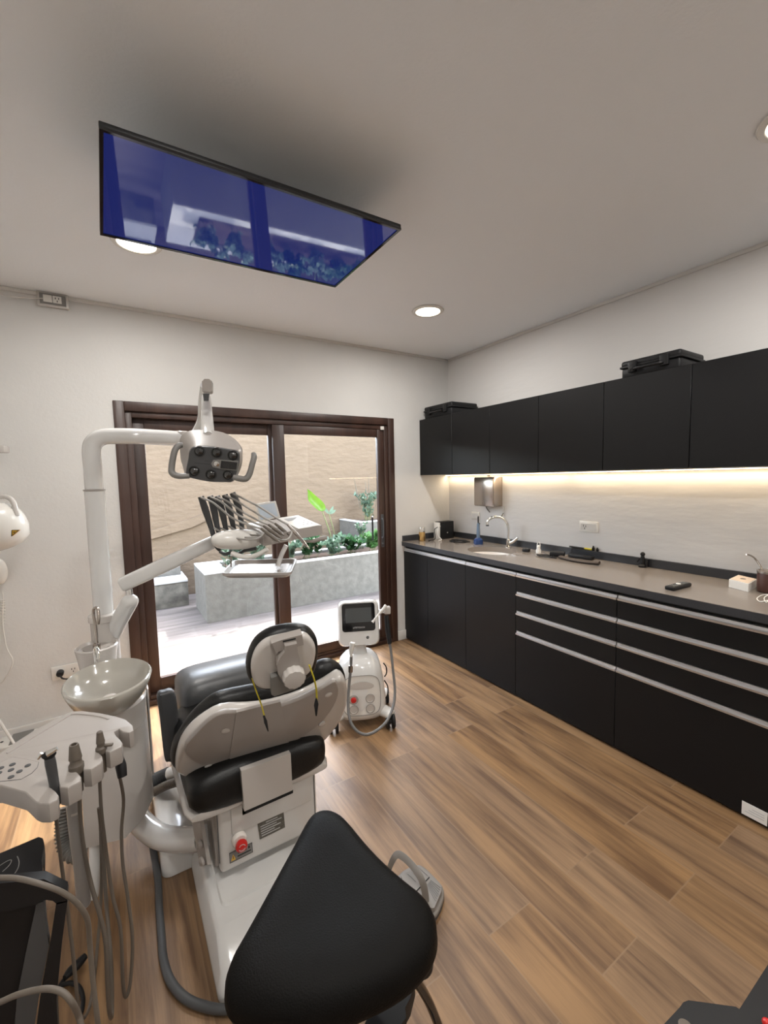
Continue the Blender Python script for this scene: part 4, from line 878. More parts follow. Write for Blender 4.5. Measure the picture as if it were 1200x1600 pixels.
# ================================================================== LASER UNIT ON CASTERS
lu = thing('laser_unit', 'white wheeled laser unit with a black touch screen beside the glass door', 'laser unit', (1.20,2.27,0), rz=0)
UX, UY = V((.9065,-.4222,0)), V((.4222,.9065,0)); UO = V((1.25,2.33,0))    # right and back directions
def L_(x, y, z): return UO+UX*x+UY*y+V((0,0,z))
def lring(w, d, z, n=32, e=3.0, y=0, tilt=0):
    out = []
    for k in range(n):
        a = k*2*PI/n; c_, s_ = math.cos(a), math.sin(a)
        out.append(L_(w*math.copysign(abs(c_)**(2/e), c_), y+d*math.copysign(abs(s_)**(2/e), s_), z))
    return out
g = G(); g.rings([lring(.12,.13,.062), lring(.148,.155,.070), lring(.158,.165,.10), lring(.158,.165,.16), lring(.150,.158,.25), lring(.138,.145,.33), lring(.122,.13,.385), lring(.09,.10,.42), lring(.06,.07,.435)])
bd = ob('housing', g, MT['bwhite'], lu, ang=60)
for sx2 in (-1, 1):
    g = G(); g.tube([L_(sx2*.10,-.06,.085), L_(sx2*.155,-.12,.085), L_(sx2*.178,-.15,.08)], [.05,.042,.034], seg=16, flat=(1,.7)); ob('foot', g, MT['bwhite'], bd, ang=60)
    g = G(); g.tube([L_(sx2*.10,.06,.085), L_(sx2*.155,.12,.085), L_(sx2*.178,.15,.08)], [.05,.042,.034], seg=16, flat=(1,.7)); ob('foot', g, MT['bwhite'], bd, ang=60)
    for sy2 in (-1, 1):
        c_ = L_(sx2*.172, sy2*.148, .042); g = G()
        g.cyl(c_-UX*.028, c_-UX*.008, .042, bev=.006); g.cyl(c_+UX*.008, c_+UX*.028, .042, bev=.006); g.cyl(c_-UX*.008, c_+UX*.008, .016); g.cyl(c_, c_+V((0,0,.045)), .010)
        ob('caster', g, MT['blackp'], lu)
def fpan(z): return -(.165 if z < .16 else .165-(z-.16)/.17*.02)   # front surface depth
g = G(); g.rings([[L_(.112*c_, fpan(.22+.115*s_)-.0015+k*.004 - .0, .225+.118*s_) for c_, s_ in [(math.copysign(abs(math.cos(a))**.5, math.cos(a)), math.copysign(abs(math.sin(a))**.5, math.sin(a))) for a in [q*2*PI/40 for q in range(40)]]] for k in (0,1)])
fpn = ob('front_panel', g, MT['white'], bd)
g = G(); g.tube([L_(.113*math.copysign(abs(math.cos(a))**.5, math.cos(a)), fpan(.22+.115*math.copysign(abs(math.sin(a))**.5, math.sin(a)))-.004, .225+.119*math.copysign(abs(math.sin(a))**.5, math.sin(a))) for a in [q*2*PI/40 for q in range(40)]], .0016, seg=6, smooth=False, closed=True)
ob('panel_groove', g, MT['grey'], fpn)
def disc(x, z, r, m, name, par, dome=-.004, label=None):
    y = fpan(z)-.003; g = G()
    g.lathe([(r,-.001),(r,.002),(r*.88,.003),(r*.78,.0),(.001,dome*.2)], L_(x, y, z), -UY, seg=28); return ob(name, g, m, par, label=label)
for (x, z) in ((-.05,.205),(.05,.205),(-.05,.145),(.05,.145)): rc = disc(x, z, .026, MT['plast3'], 'round_recess', fpn); gq = G(); gq.tube([L_(x+.027*math.cos(a), fpan(z)-.0045, z+.027*math.sin(a)) for a in [q_*2*PI/24 for q_ in range(24)]], .0013, seg=6, smooth=False, closed=True); ob('recess_ring', gq, MT['grey'], rc)
g = G(); g.lathe([(.017,0),(.016,.008),(.011,.012),(.001,.013)], L_(-.05, fpan(.205)-.005, .205), -UY, seg=20); ob('stop_button', g, MT['red'], fpn)
g = G(); g.rings([[L_(.075*math.cos(a), fpan(.275)-.003-.006*k, .285+.024*math.sin(a)-.006*math.cos(a)**2) for a in [q*2*PI/32 for q in range(32)]] for k in (0,.5)]); ob('handle_recess', g, MT['plast3'], fpn)
# neck and head
g = G(); g.rings([lring(.055,.05,.425), lring(.045,.04,.45), lring(.045,.04,.475), lring(.06,.05,.50)]); ob('neck', g, MT['bwhite'], lu, ang=60)
HT = math.radians(10)
hu, hv, hw = UX, (V((0,0,1))*math.cos(HT)+UY*math.sin(HT)), (-UY*math.cos(HT)+V((0,0,1))*math.sin(HT))
HC = L_(0,-.02,.625)
def hp_(x, y, z): return HC+hu*x+hv*y+hw*z
def hrect(w, h0, h1, z, r=.03, taper=0):
    w *= 1.14
    P = [hp_(-w+taper,h0,z), hp_(w-taper,h0,z), hp_(w,h1,z), hp_(-w,h1,z)]
    return rrect(P, r, 6)
g = G(); g.rings([hrect(.085,-.11,.11,-.065,.03), hrect(.105,-.13,.135,-.05,.04), hrect(.112,-.135,.142,-.02,.045), hrect(.112,-.135,.142,.015,.045), hrect(.104,-.128,.134,.032,.045)]); hdd = ob('display_head', g, MT['bwhite'], lu, ang=50)
g = G(); g.rings([hrect(.090,-.045,.126,.0325,.02), hrect(.089,-.044,.125,.035,.02)]); gp = ob('screen_glass', g, MT['blackg'], hdd)
g = G(); g.rings([hrect(.070,.010,.098,.0352,.004), hrect(.070,.010,.098,.0357,.004)]); ob('screen', g, MT['greyscreen'], gp)
text('lettering', 'LITETOUCH', .0135, hp_(0,-.022,.0354), basis(hu, hv), MT['pale_print'], gp)
g = G(); g.lathe([(.009,0),(.009,.002),(.006,.003),(.005,.001),(.001,.001)], hp_(.052,-.085,.031), hw, seg=20); ob('lock', g, MT['darkgrey'], hdd)
# delivery handpiece and looping fibre
g = G(); g.tube([[0.951,1.837,0.719],[0.943,1.839,0.685],[0.94,1.838,0.65]], [.013,.012,.006], seg=12, smooth=False); ob('holder_cone', g, MT['white'], hdd)
g = G(); g.tube([[0.936,1.836,0.606],[0.933,1.835,0.574]], .011, seg=14, smooth=False); ob('fibre_coupler', g, MT['steel'], lu)
g = G(); g.tube([[0.941,1.837,0.65],[0.935,1.835,0.59],[0.912,1.817,0.505],[0.887,1.779,0.433],[0.875,1.734,0.385],[0.889,1.699,0.353],[0.924,1.676,0.335],[0.975,1.668,0.34],[1.044,1.685,0.355],[1.105,1.721,0.39],[1.145,1.761,0.445],[1.164,1.805,0.541],[1.177,1.839,0.612],[1.179,1.854,0.658]], .0068, seg=12, n=6); ob('fibre_cable', g, MT['hoseg'], lu, ang=60)
g = G(); g.tube([[1.179,1.854,0.655],[1.18,1.871,0.722],[1.184,1.888,0.797]], [.011,.014,.012], seg=12, smooth=False); ob('cable_sleeve', g, MT['blackp'], lu)
g = G(); g.obox([1.189,1.888,0.827], (.035,.03,.04), (0,0,-.4), .006); g.obox([1.195,1.93,0.809], (.06,.02,.02), (0,0,-.4), .004); ob('handpiece_holder', g, MT['plast3'], lu)
g = G(); g.tube([[1.164,1.859,0.863],[1.129,1.855,0.837],[1.089,1.854,0.804],[1.08,1.858,0.791]], [.009,.006,.005,.008], seg=12, smooth=False); ob('handpiece', g, MT['white'], lu)
g = G(); g.tube([L_(.15,-.03,.36), L_(.168,-.03,.33), L_(.168,-.03,.29), L_(.155,-.03,.27)], .004, seg=8); g.tube([L_(.155,-.02,.24), L_(.175,-.02,.2), L_(.175,-.02,.15), L_(.16,-.02,.12)], .004, seg=8); ob('side_cable', g, MT['blackp'], lu)

# ================================================================== TELEVISION ON THE CEILING
tv = thing('television', 'large tilted television hanging from the ceiling with a lit dark blue screen', 'television', (.4994,1.6741,2.4607))
Rt = Euler((-.014,-.0232,.0208)).to_matrix()
TC = V((.4994,1.6741,2.4607))
def tb(a, b, bev=0): 
    g = G(); g.box(a, b, bev, 2, R=Rt, at=TC); return g
ob('casing', tb((-.4825,-.278,.002),(.4825,.278,.017),.003), MT['blackp'], tv)
g = G(); W, H_ = .4825, .278
for a, b in (((-W,-H_,-.004),(W,-H_+.010,.004)), ((-W,H_-.014,-.004),(W,H_,.004)), ((-W,-H_+.01,-.004),(-W+.010,H_-.014,.004)), ((W-.010,-H_+.01,-.004),(W,H_-.014,.004))): g.box(a, b, 0, 2, R=Rt, at=TC)
ob('bezel', g, MT['blackg'], tv)
ob('screen', tb((-W+.010,-H_+.010,-.0005),(W-.010,H_-.014,.0015)), MT['screen'], tv)
ob('rear_housing', tb((-.33,-.15,.017),(.33,.17,.05),.012), MT['blackp'], tv)
g = G(); g.box((.40,1.74,2.50),(.60,1.84,2.535), .003); g.cyl((.5,1.80,2.53),(.5,1.80,ZC-.006), .02); g.box((.44,1.76,ZC-.008),(.56,1.86,ZC-.001), .002); ob('ceiling_mount', g, MT['blackp'], tv)

# ================================================================== X-RAY UNIT, LEFT EDGE
xr = thing('xray_unit', 'white wall-mounted dental x-ray head with yellow warning triangle at the left edge', 'x-ray unit', (-.62,2.86,1.3))
hc = V([-0.534,2.918,1.313])
g = G(); g.lathe([(.03,-.13),(.075,-.115),(.105,-.08),(.118,-.03),(.120,.02),(.108,.07),(.08,.10),(.04,.112),(.001,.114)], hc, (.25,.1,-.97), seg=36, sx=1.15); xh = ob('xray_head', g, MT['white'], xr, ang=60)
g = G(); g.lathe([(.055,.02),(.07,.06),(.066,.10),(.05,.125),(.001,.125)], hc+V((-.03,-.05,0)), (-.5,-.86,-.1), seg=30); ob('tube_window', g, MT['ceramic'], xh)
g = G(); g.tube([[-0.536,2.933,1.458],[-0.513,2.92,1.474],[-0.479,2.9,1.476],[-0.452,2.881,1.459],[-0.44,2.87,1.423],[-0.435,2.863,1.376]], .0125, seg=12); ob('carry_handle', g, MT['plast3'], xr, ang=60)
wt_ = [[-0.429,2.661,1.291],[-0.397,2.644,1.32],[-0.426,2.662,1.32]]
g = G(); g.slab(wt_, (.004,.009,0)); wtr = ob('warning_triangle', g, MT['warn'], xh)
g = G(); q = [V(p)+V((-.0008,-.0015,0)) for p in wt_]
for i in range(3): g.tube([q[i], q[(i+1) % 3]], .0014, seg=6, smooth=False)
m_ = (q[0]+q[1]+q[2])/3; g.ell(m_, (.003,.003,.003), seg=8, nr=4); ob('triangle_marks', g, MT['print_'], wtr)
g = G(); g.tube([hc+V((-.02,.02,.12)), hc+V((-.04,.03,.25)), hc+V((-.10,.05,.40)), V((-.72,3.0,1.74)), V((-1.01,3.05,1.74))], .028, seg=16, n=5); ob('swing_arm', g, MT['plast'], xr, ang=60)
g = G(); g.obox([-0.531,3.134,1.732], (.09,.06,.04), (0,0,-.3), .008); ob('arm_joint', g, MT['plast3'], xr)
# coiled cord
def helix(P, R_, r, turns, name, m, **k):
    P = smooth_path(P, 16); n = turns*12; out = []
    for i in range(n+1):
        x = i/n*(len(P)-1); j = min(int(x), len(P)-2); p = P[j].lerp(P[j+1], x-j); d = (P[j+1]-P[j]); a, u, _ = frame_of(d, V((0,1,0)))
        t = i/12*2*PI; out.append(p+a*R_*math.cos(t)+u*R_*math.sin(t))
    g = G(); g.tube(out, r, seg=6, smooth=False); return ob(name, g, m, ang=80, **k)
hs2 = thing('exposure_handset', 'white hand switch with coiled cord hanging on the wall at the left edge', 'hand switch', [-0.676,3.804,0.967])
g = G(); g.ell([-0.585,3.221,1.043], (.035,.025,.075)); ob('handset', g, MT['white'], hs2, ang=60)
c_ = helix([[-0.597,3.272,0.877],[-0.601,3.283,0.721],[-0.609,3.307,0.54],[-0.608,3.303,0.383],[-0.61,3.316,0.259]], .013, .0028, 38, 'coiled_cord', MT['white']); c_.parent = hs2; c_.location -= hs2.location
g = G(); g.tube([[-0.595,3.278,0.951],[-0.59,3.268,0.877],[-0.601,3.262,0.746],[-0.592,3.242,0.597],[-0.565,3.218,0.514],[-0.588,3.226,0.447],[-0.627,3.244,0.389],[-0.671,3.267,0.338]], .0035, seg=8); ob('cable', g, MT['white'], hs2, ang=60)
g = G(); g.tube([[-0.662,3.139,0.296],[-0.624,3.108,0.213],[-0.592,3.081,0.147],[-0.565,3.059,0.089],[-0.544,3.041,0.042]], .007, seg=10); ob('white_cable', g, MT['white'], label='thick white cable dropping behind the assistant console at the left edge', cat='cable', ang=60)
g = G(); yb_ = V([-0.602,3.172,0.05]); g.box((yb_.x-.22,yb_.y-.06,.0),(yb_.x+.12,yb_.y+.10,.055), .006); psx = ob('power_strip', g, MT['white'], label='white power box with a dark slotted top on the floor by the back wall', cat='power box')
g = G(); g.box((yb_.x-.0,yb_.y-.045,.055),(yb_.x+.10,yb_.y+.085,.058), .001, 1); ob('slotted_top', g, MT['grey'], psx)
g = G()
for k in range(3): g.cyl((yb_.x-.04-.05*k,yb_.y+.02,.054),(yb_.x-.04-.05*k,yb_.y+.02,.0565), .008, seg=10)
ob('socket_holes', g, MT['print_'], psx)
# ================================================================== LIGHT
def area(name, loc, size, power, col, rot=(0,0,0), spread=PI, sy=None, shape='DISK'):
    l = bpy.data.lights.new(name, 'AREA'); l.energy = power; l.color = col; l.shape = shape; l.size = size; l.spread = spread
    if sy: l.size_y = sy
    o = bpy.data.objects.new(name, l); COL.objects.link(o); o.location = loc; o.rotation_euler = rot; return o
lamps = [((1.88,2.38),'round recessed ceiling light near the corner above the sink'), ((.158,2.385),'round recessed ceiling light half hidden behind the tilted television'),
         ((1.93,.52),'round recessed ceiling light cut by the right edge of the photo'), ((.158,.52), 'unseen round recessed ceiling light above the camera, added for light'),
         ((1.88,-1.2),'added round recessed ceiling light, unseen behind the camera, on the cabinet side'), ((.158,-1.2),'added round recessed ceiling light, unseen behind the camera, on the chair side')]  # lights above and behind the camera are unseen, added to brighten the room
for i, ((x, y), lb) in enumerate(lamps):
    t = thing('ceiling_light', lb, 'ceiling light', (x,y,ZC), group='recessed ceiling lights')
    g = G(); g.lathe([(.082,-.001),(.102,-.001),(.108,-.004),(.104,-.009),(.085,-.012),(.082,-.010)], (x,y,ZC), seg=40, cap0=False, cap1=False)
    ob('ring', g, MT['white'], t)
    ob('diffuser', G().cyl((x,y,ZC-.008),(x,y,ZC-.002), .084, seg=40), MT['lamp'], t)
    area('downlight', (x,y,ZC-.02), .16, LAMP_W, (1,.97,.93))
for y in (2.6, 1.25):
    area('led_strip_light', (2.782,y,1.53), .02, 1.6, (1,.80,.56), (0,math.radians(12),0), sy=1.3, shape='RECTANGLE')
sun = bpy.data.lights.new('sun', 'SUN'); sun.energy = SUN_W; sun.angle = math.radians(.6); sun.color = (1,.95,.88)
so = bpy.data.objects.new('sun', sun); COL.objects.link(so)
so.rotation_euler = (V((.74,.60,1.0)).to_track_quat('Z','Y')).to_euler(); so.location = (4,6,8)
w = bpy.data.worlds.new('sky'); sc.world = w; w.use_nodes = True
nt = w.node_tree; bg = nt.nodes['Background']
sky = nt.nodes.new('ShaderNodeTexSky'); sky.sky_type = 'NISHITA'; sky.sun_disc = False; sky.sun_elevation = math.radians(53); sky.sun_rotation = math.radians(51)
wb_ = nt.nodes.new('ShaderNodeMix'); wb_.data_type = 'RGBA'; wb_.blend_type = 'MULTIPLY'; wb_.inputs['Factor'].default_value = 1.; wb_.inputs['B'].default_value = (1.10, 1.0, .90, 1)
hs_w = nt.nodes.new('ShaderNodeHueSaturation'); hs_w.inputs['Saturation'].default_value = .62
nt.links.new(sky.outputs[0], hs_w.inputs['Color']); nt.links.new(hs_w.outputs[0], wb_.inputs['A']); nt.links.new(wb_.outputs['Result'], bg.inputs[0]); bg.inputs[1].default_value = SKY_W
sc.view_settings.exposure = EXPO
# ================================================================== GARDEN

g = G(); g.box((-3.5,YB+.02,-.12),(7.5,7.0,-.002)); ob('patio_deck', g, MT['deck'], kind='structure')
g = G(); g.box((-3.5,6.3,-.1),(7.5,6.5,2.35)); ob('garden_wall', g, MT['stucco'], kind='structure')
g = G(); g.box((-3.7,3.6,-.1),(-3.5,6.5,2.35)); ob('garden_wall_left', g, MT['stucco'], kind='structure')
g = G(); g.box((5.4,3.6,-.1),(5.6,6.5,2.35)); ob('garden_wall_right', g, MT['stucco'], kind='structure')
g = G(); g.slab([V(p) for p in [[0.299,6.26,0.789],[0.306,6.26,0.896],[0.86,6.26,1.039],[1.239,6.26,1.192],[1.233,6.26,1.076],[0.853,6.26,0.918]]], (0,.04,0), .006, 1); ob('wall_ledge', g, MT['stucco'], kind='structure')
g = G(); g.box((-3.4,5.75,0),(.70,6.29,.30), .006); ob('low_step', g, MT['conc_d'], kind='structure')
g = G(); g.box((-3.4,5.74,.30),(.70,6.29,.335), .004); ob('step_cap', g, MT['conc_w'], kind='structure')
g = G(); g.box((-3.4,6.05,.335),(.66,6.29,.50), .004); ob('upper_step', g, MT['conc'], kind='structure')
pl = thing('planter', 'long grey concrete planter with white rim full of green plants', 'planter', (3.0,5.3,0))
px0, px1, py0, py1, pz = .76, 5.2, 4.86, 5.60, .53
g = G(); t_ = .10
for a, b in (((px0,py0,0),(px1,py0+t_,pz)), ((px0,py1-t_,0),(px1,py1,pz)), ((px0,py0+t_,0),(px0+t_,py1-t_,pz)), ((px1-t_,py0+t_,0),(px1,py1-t_,pz))): g.box(a, b)
ob('planter_wall', g, MT['conc'], pl)
g = G()
for a, b in (((px0-.004,py0-.004,pz),(px1,py0+t_,pz+.012)), ((px0,py1-t_,pz),(px1,py1,pz+.012)), ((px0-.004,py0+t_,pz),(px0+t_+.16,py1-t_,pz+.012)), ((px1-t_,py0+t_,pz),(px1,py1-t_,pz+.012))): g.box(a, b)
ob('white_rim', g, MT['conc_w'], pl)
ob('soil', G().box((px0+t_+.16,py0+t_,.3),(px1-t_,py1-t_,.50)), MT['soil'], pl)
p2 = thing('planter', 'tall grey concrete planter box behind the long planter, right of the bright leaf', 'planter', (3.7,5.95,0))
g = G(); g.box((3.08,5.60,0),(4.3,5.70,.86)); g.box((3.08,5.70,0),(3.18,6.29,.86)); g.box((4.2,5.70,0),(4.3,6.29,.86)); ob('planter_wall', g, MT['conc'], p2)
g = G(); g.box((3.076,5.596,.86),(4.3,5.70,.872)); g.box((3.076,5.70,.86),(3.18,6.29,.872)); g.box((4.2,5.70,.86),(4.3,6.29,.872)); ob('white_rim', g, MT['conc_w'], p2)
ob('soil', G().box((3.18,5.70,.5),(4.2,6.29,.83)), MT['soil'], p2)
rnd = random.Random(5)
def bush(c, rx, ry, h, n, m, L, w, label, name='leafy_plant', group='leafy plants in the long planter', cat='plant', upw=.3, stems=7):
    t = thing(name, label, cat, c, group=group); c = V(c)
    g = G(); g2 = G()
    for s_ in range(stems):
        a = rnd.uniform(0, 2*PI); r = rnd.uniform(.3, 1)
        tip = c+V((rx*r*math.cos(a), ry*r*math.sin(a), h*rnd.uniform(.55, 1.0)))
        b0 = c+V((rnd.uniform(-.3,.3)*rx, rnd.uniform(-.3,.3)*ry, 0))
        mid = b0.lerp(tip,.5)+V((0,0,h*.25)); P = smooth_path([b0, mid, tip], 5); g2.tube(P, .003, seg=5, smooth=False)
        for k in range(n//stems):
            x = rnd.uniform(.15, 1)*(len(P)-1); j = min(int(x), len(P)-2); p = P[j].lerp(P[j+1], x-j)
            az = rnd.uniform(0, 2*PI); d = V((math.cos(az), math.sin(az), rnd.uniform(-.3,.7)+upw)); sd = d.cross(V((0,0,1))).normalized()+V((0,0,rnd.uniform(-.4,.4)))
            sd = (sd-d.normalized()*sd.dot(d.normalized()))
            g.leaf(p, d, sd, L*rnd.uniform(.6,1.2), w*1.15*rnd.uniform(.7,1.2), curl=rnd.uniform(.1,.5))
    ob('foliage', g, m, t, keep=True, ang=180); ob('stems', g2, MT['stem'], t, ang=180)
    return t
B_ = [((1.10,5.12,.50),.26,.18,.20,130,'leafg',.07,.022,'trailing grey-green plant at the left end of the long planter'),
      ((1.42,5.08,.50),.22,.18,.24,130,'leafg',.08,.024,'grey-green plant behind the hanging instrument tray'),
      ((1.75,5.15,.50),.30,.18,.18,150,'leafg',.08,.024,'grey-green plant directly below the instrument table'),
      ((2.10,5.20,.50),.30,.20,.19,160,'leafd',.08,.024,'dark green plant just right of the door stile'),
      ((2.42,5.12,.50),.30,.18,.18,150,'leafg',.08,.024,'grey-green plant at the foot of the bright leaf, on its left'),
      ((2.72,5.22,.50),.24,.18,.15,120,'leafd',.09,.028,'dark green plant just right of the bright leaf stalk'),
      ((2.98,5.12,.50),.22,.18,.20,140,'leafm',.09,.028,'bushy mid green plant in front of the tall planter box'),
      ((3.20,5.10,.50),.16,.14,.10,70,'leafb',.09,.022,'light green plant at the right end, beside the door frame')]
for c_, rx, ry, h, n, m, L_v, w_v, lb in B_: bush(c_, rx, ry, h*1.25+.04, int(n*1.6), MT[m], L_v, w_v, lb)
bush((3.02,5.45,.50),.10,.10,.42,80,MT['leafg'],.06,.018,'thin grey-green shrub against the left side of the tall planter box', stems=5)
# shrub with upright flower spikes on the tall planter
sh_ = bush((3.42,5.92,.83),.24,.2,.50,300,MT['leafg'],.07,.016,'grey-green shrub with upright flower spikes on the tall planter', name='flowering_shrub', group='plants on the tall planter', stems=12, upw=.5)
g = G()
for k in range(6):
    a = k*1.1; b0 = V((3.42+.15*math.cos(a), 5.95+.1*math.sin(a), 1.05)); tip = b0+V((.08*math.cos(a), .03, .42+.12*math.sin(k*2.3)))
    g.tube([b0, b0.lerp(tip,.5), tip], .004, seg=5)
    for j in range(10): g.ell(b0.lerp(tip,.55+.045*j), (.010-.0006*j,.010-.0006*j,.012), seg=6, nr=4)
ob('flower_spikes', g, mat('brownish_spikes', (.10,.09,.07), .7), sh_, ang=60)
# tall plant with one bright leaf
bl = thing('bright_leaf_plant', 'tall plant with one large bright green leaf standing in the planter', 'plant', (2.52,5.30,.50))
b0, k1, l1 = V((2.50,5.30,.50)), V([2.346,5.3,1.088]), V([2.148,5.3,1.413])
g = G(); g.tube([b0, b0.lerp(k1,.5)+V((.02,0,0)), k1], [.012,.009,.006], seg=8); ob('stalk', g, MT['stem'], bl, ang=60)
g = G(); out_l = [[2.337,5.3,1.097],[2.282,5.3,1.118],[2.212,5.3,1.182],[2.151,5.3,1.253],[2.145,5.3,1.337],[2.144,5.3,1.404],[2.192,5.3,1.369],[2.271,5.3,1.298],[2.342,5.3,1.235],[2.387,5.3,1.172],[2.385,5.3,1.112]]
P = [V(p) for p in out_l]; c_ = k1.lerp(l1,.0); mid_ = [k1.lerp(l1, t) for t in (0,.25,.5,.75,1)]
L1 = smooth_path(P[0:6], 4); R1 = smooth_path([P[0]]+P[:5:-1]+[P[5]], 3)
n = 18
def samp(Q, t): x = t*(len(Q)-1); j = min(int(x), len(Q)-2); return Q[j].lerp(Q[j+1], x-j)
rows = []
for i in range(n+1):
    t = i/n; a, b = samp(L1, t), samp(R1, t); m_ = (a+b)/2+V((0,.05*math.sin(PI*t),0)); rows.append([g.b.verts.new(q) for q in (a, a.lerp(m_,.5)+V((0,.01,0)), m_, b.lerp(m_,.5)+V((0,.01,0)), b)])
for i in range(n):
    for j in range(4): g.b.faces.new((rows[i][j], rows[i][j+1], rows[i+1][j+1], rows[i+1][j]))
ob('leaf_blade', g, MT['leafb'], bl, keep=True, ang=180, label='large bright green leaf')
g = G(); k2 = V([2.462,5.35,1.052]); g.tube([b0+V((.06,.05,0)), b0.lerp(k2,.5)+V((.05,.02,0)), k2], .006, seg=6); ob('stalk', g, MT['stem'], bl, ang=60)
g = G()
for d in ((-.5,0,.7),(.6,-.1,.8),(.9,0,.35)): g.leaf(k2, d, V(d).cross(V((0,1,0))), .13, .022, curl=.2)
ob('small_leaves', g, MT['leafg'], bl, keep=True, ang=180)

# ================================================================== THINGS ON AND ABOVE THE WORKTOP
Z = .935
g = G(); c_ = V((2.395,3.165,Z)); g.lathe([(.028,0),(.030,.002),(.030,.125),(.028,.128),(.001,.128)], c_, seg=36); cn_ = ob('metal_can', g, MT['gold'], label='gold metal can with silver top on the worktop by the door', cat='can', base=True)
g = G(); g.lathe([(.0305,.085),(.0307,.126),(.029,.1295),(.001,.1295)], c_, seg=36, cap0=False); ob('lid', g, MT['chrome'], cn_)
# black power supply
ps = thing('power_supply', 'black power supply box with pale side in the worktop corner', 'power supply', (2.68,3.14,Z))
g = G(); g.box((2.58,3.12,Z),(2.745,3.205,Z+.165), .004); ob('case', g, MT['blackp'], ps)
g = G(); g.box((2.565,3.123,Z),(2.5795,3.202,Z+.160), .003); ob('side_plate', g, MT['paper'], ps, label='pale side plate')
g = G(); g.lathe([(.008,0),(.008,.008),(.001,.010)], (2.66,3.12,Z+.06), (0,-1,0), seg=14); ob('knob', g, MT['chrome'], ps)
g = G(); g.tube([(2.56,3.10,Z+.13),(2.52,3.08,Z+.12),(2.51,3.07,Z+.05),(2.54,3.06,Z+.01),(2.50,3.05,Z+.006)], .005, seg=8); ob('white_lead', g, MT['paper'], ps, ang=60)
g = G(); g.tube([(2.56,3.13,Z+.12),(2.50,3.11,Z+.10),(2.49,3.09,Z+.02),(2.46,3.12,Z+.006),(2.42,3.10,Z+.006)], .004, seg=8); ob('black_lead', g, MT['blackp'], ps, ang=60)
def tangle(name, cx_, cy_, rx, ry, n, r, m, label, cat, seed, z=Z):
    q = random.Random(seed); P = []
    for k in range(n): a = k*1.9+q.uniform(-.4,.4); rr_ = q.uniform(.55,1); P.append((cx_+rx*rr_*math.cos(a), cy_+ry*rr_*math.sin(a), z+r+.001+(.9*r*(k % 3))))
    g = G(); g.tube(P, r, seg=8, n=7); return ob(name, g, m, label=label, cat=cat, ang=60)
tangle('cable_tangle', 2.62, 2.90, .10, .10, 16, .0035, MT['blackp'], 'tangle of thin black cables in front of the power supply', 'cable', 3)
# blue lamp on a stand
bs_ = thing('curing_light', 'small dark blue curing light upright on its round base beside the sink', 'curing light', (2.66,2.705,Z))
q = V((2.655,2.70,Z))
g = G(); g.lathe([(.038,0),(.042,.012),(.038,.04),(.022,.055),(.001,.057)], q, seg=28); ob('base', g, MT['blue'], bs_)
g = G(); g.lathe([(.013,.05),(.016,.08),(.012,.17),(.008,.185),(.001,.186)], q, seg=20); ob('body', g, mat('blue_grey_plastic', (.12,.17,.24), .3), bs_)
g = G(); g.lathe([(.006,.18),(.006,.235),(.003,.245),(.001,.245)], q, seg=12); g.cyl(q+V((.02,.02,.188)), q+V((-.05,-.07,.186)), .0035, seg=8); ob('tip', g, MT['blackp'], bs_)
# towel dispenser
td = thing('towel_dispenser', 'stainless steel paper towel dispenser on the wall above the sink', 'towel dispenser', (2.76,2.70,1.255))
g = G(); g.box((2.712,2.572,1.262),(2.8195,2.805,1.515), .006); ob('casing', g, MT['steel'], td)
g = G(); g.box((2.705,2.578,1.268),(2.713,2.80,1.508), .003); cv = ob('front_cover', g, MT['steel'], td)
g = G(); g.cyl((2.706,2.69,1.285),(2.700,2.69,1.285), .006); ob('lock', g, MT['chrome'], cv)
g = G(); g.cyl((2.8195,2.73,1.528),(2.80,2.73,1.528), .008); ob('wall_hook', g, MT['darkgrey'], label='small dark wall hook just above the towel dispenser', cat='hook')
# tap
fa_ = thing('sink_tap', 'chrome gooseneck tap with side lever behind the sink', 'tap', (2.73,2.42,Z))
q = V((2.73,2.43,Z))
g = G(); g.lathe([(.026,0),(.026,.006),(.018,.012),(.017,.06),(.012,.066)], q, seg=24); ob('base', g, MT['chrome'], fa_)
g = G(); g.tube([q+V((0,0,.05)), q+V((0,0,.14)), q+V((-.008,.006,.20)), q+V((-.05,.03,.245)), q+V((-.11,.065,.25)), q+V((-.145,.085,.225)), q+V((-.15,.088,.185))], .0105, seg=14, n=7); sp2 = ob('spout', g, MT['chrome'], fa_, ang=60)
g = G(); e = q+V((-.15,.088,.19)); g.cyl(e+V((0,0,-.012)), e+V((0,0,.0)), .013); ob('aerator', g, MT['darkgrey'], sp2)
g = G(); g.tube([q+V((.005,-.005,.03)), q+V((.01,-.05,.055)), q+V((.014,-.085,.085))], [.014,.012,.009], seg=14); ob('lever', g, MT['chrome'], fa_)
g = G(); g.cyl((2.815,2.555,1.262),(2.815,2.555,1.20), .006); g.tube([(2.81,2.555,1.20),(2.79,2.56,1.175),(2.765,2.57,1.165)], .006, seg=10); ob('wall_valve', g, MT['chrome'], label='small chrome valve pipe on the wall right under the dispenser', cat='valve')
g = G(); g.tube([(2.812,2.76,1.26),(2.80,2.74,1.235),(2.795,2.70,1.205)], .005, seg=8); ob('hanging_cable', g, MT['grey'], td)
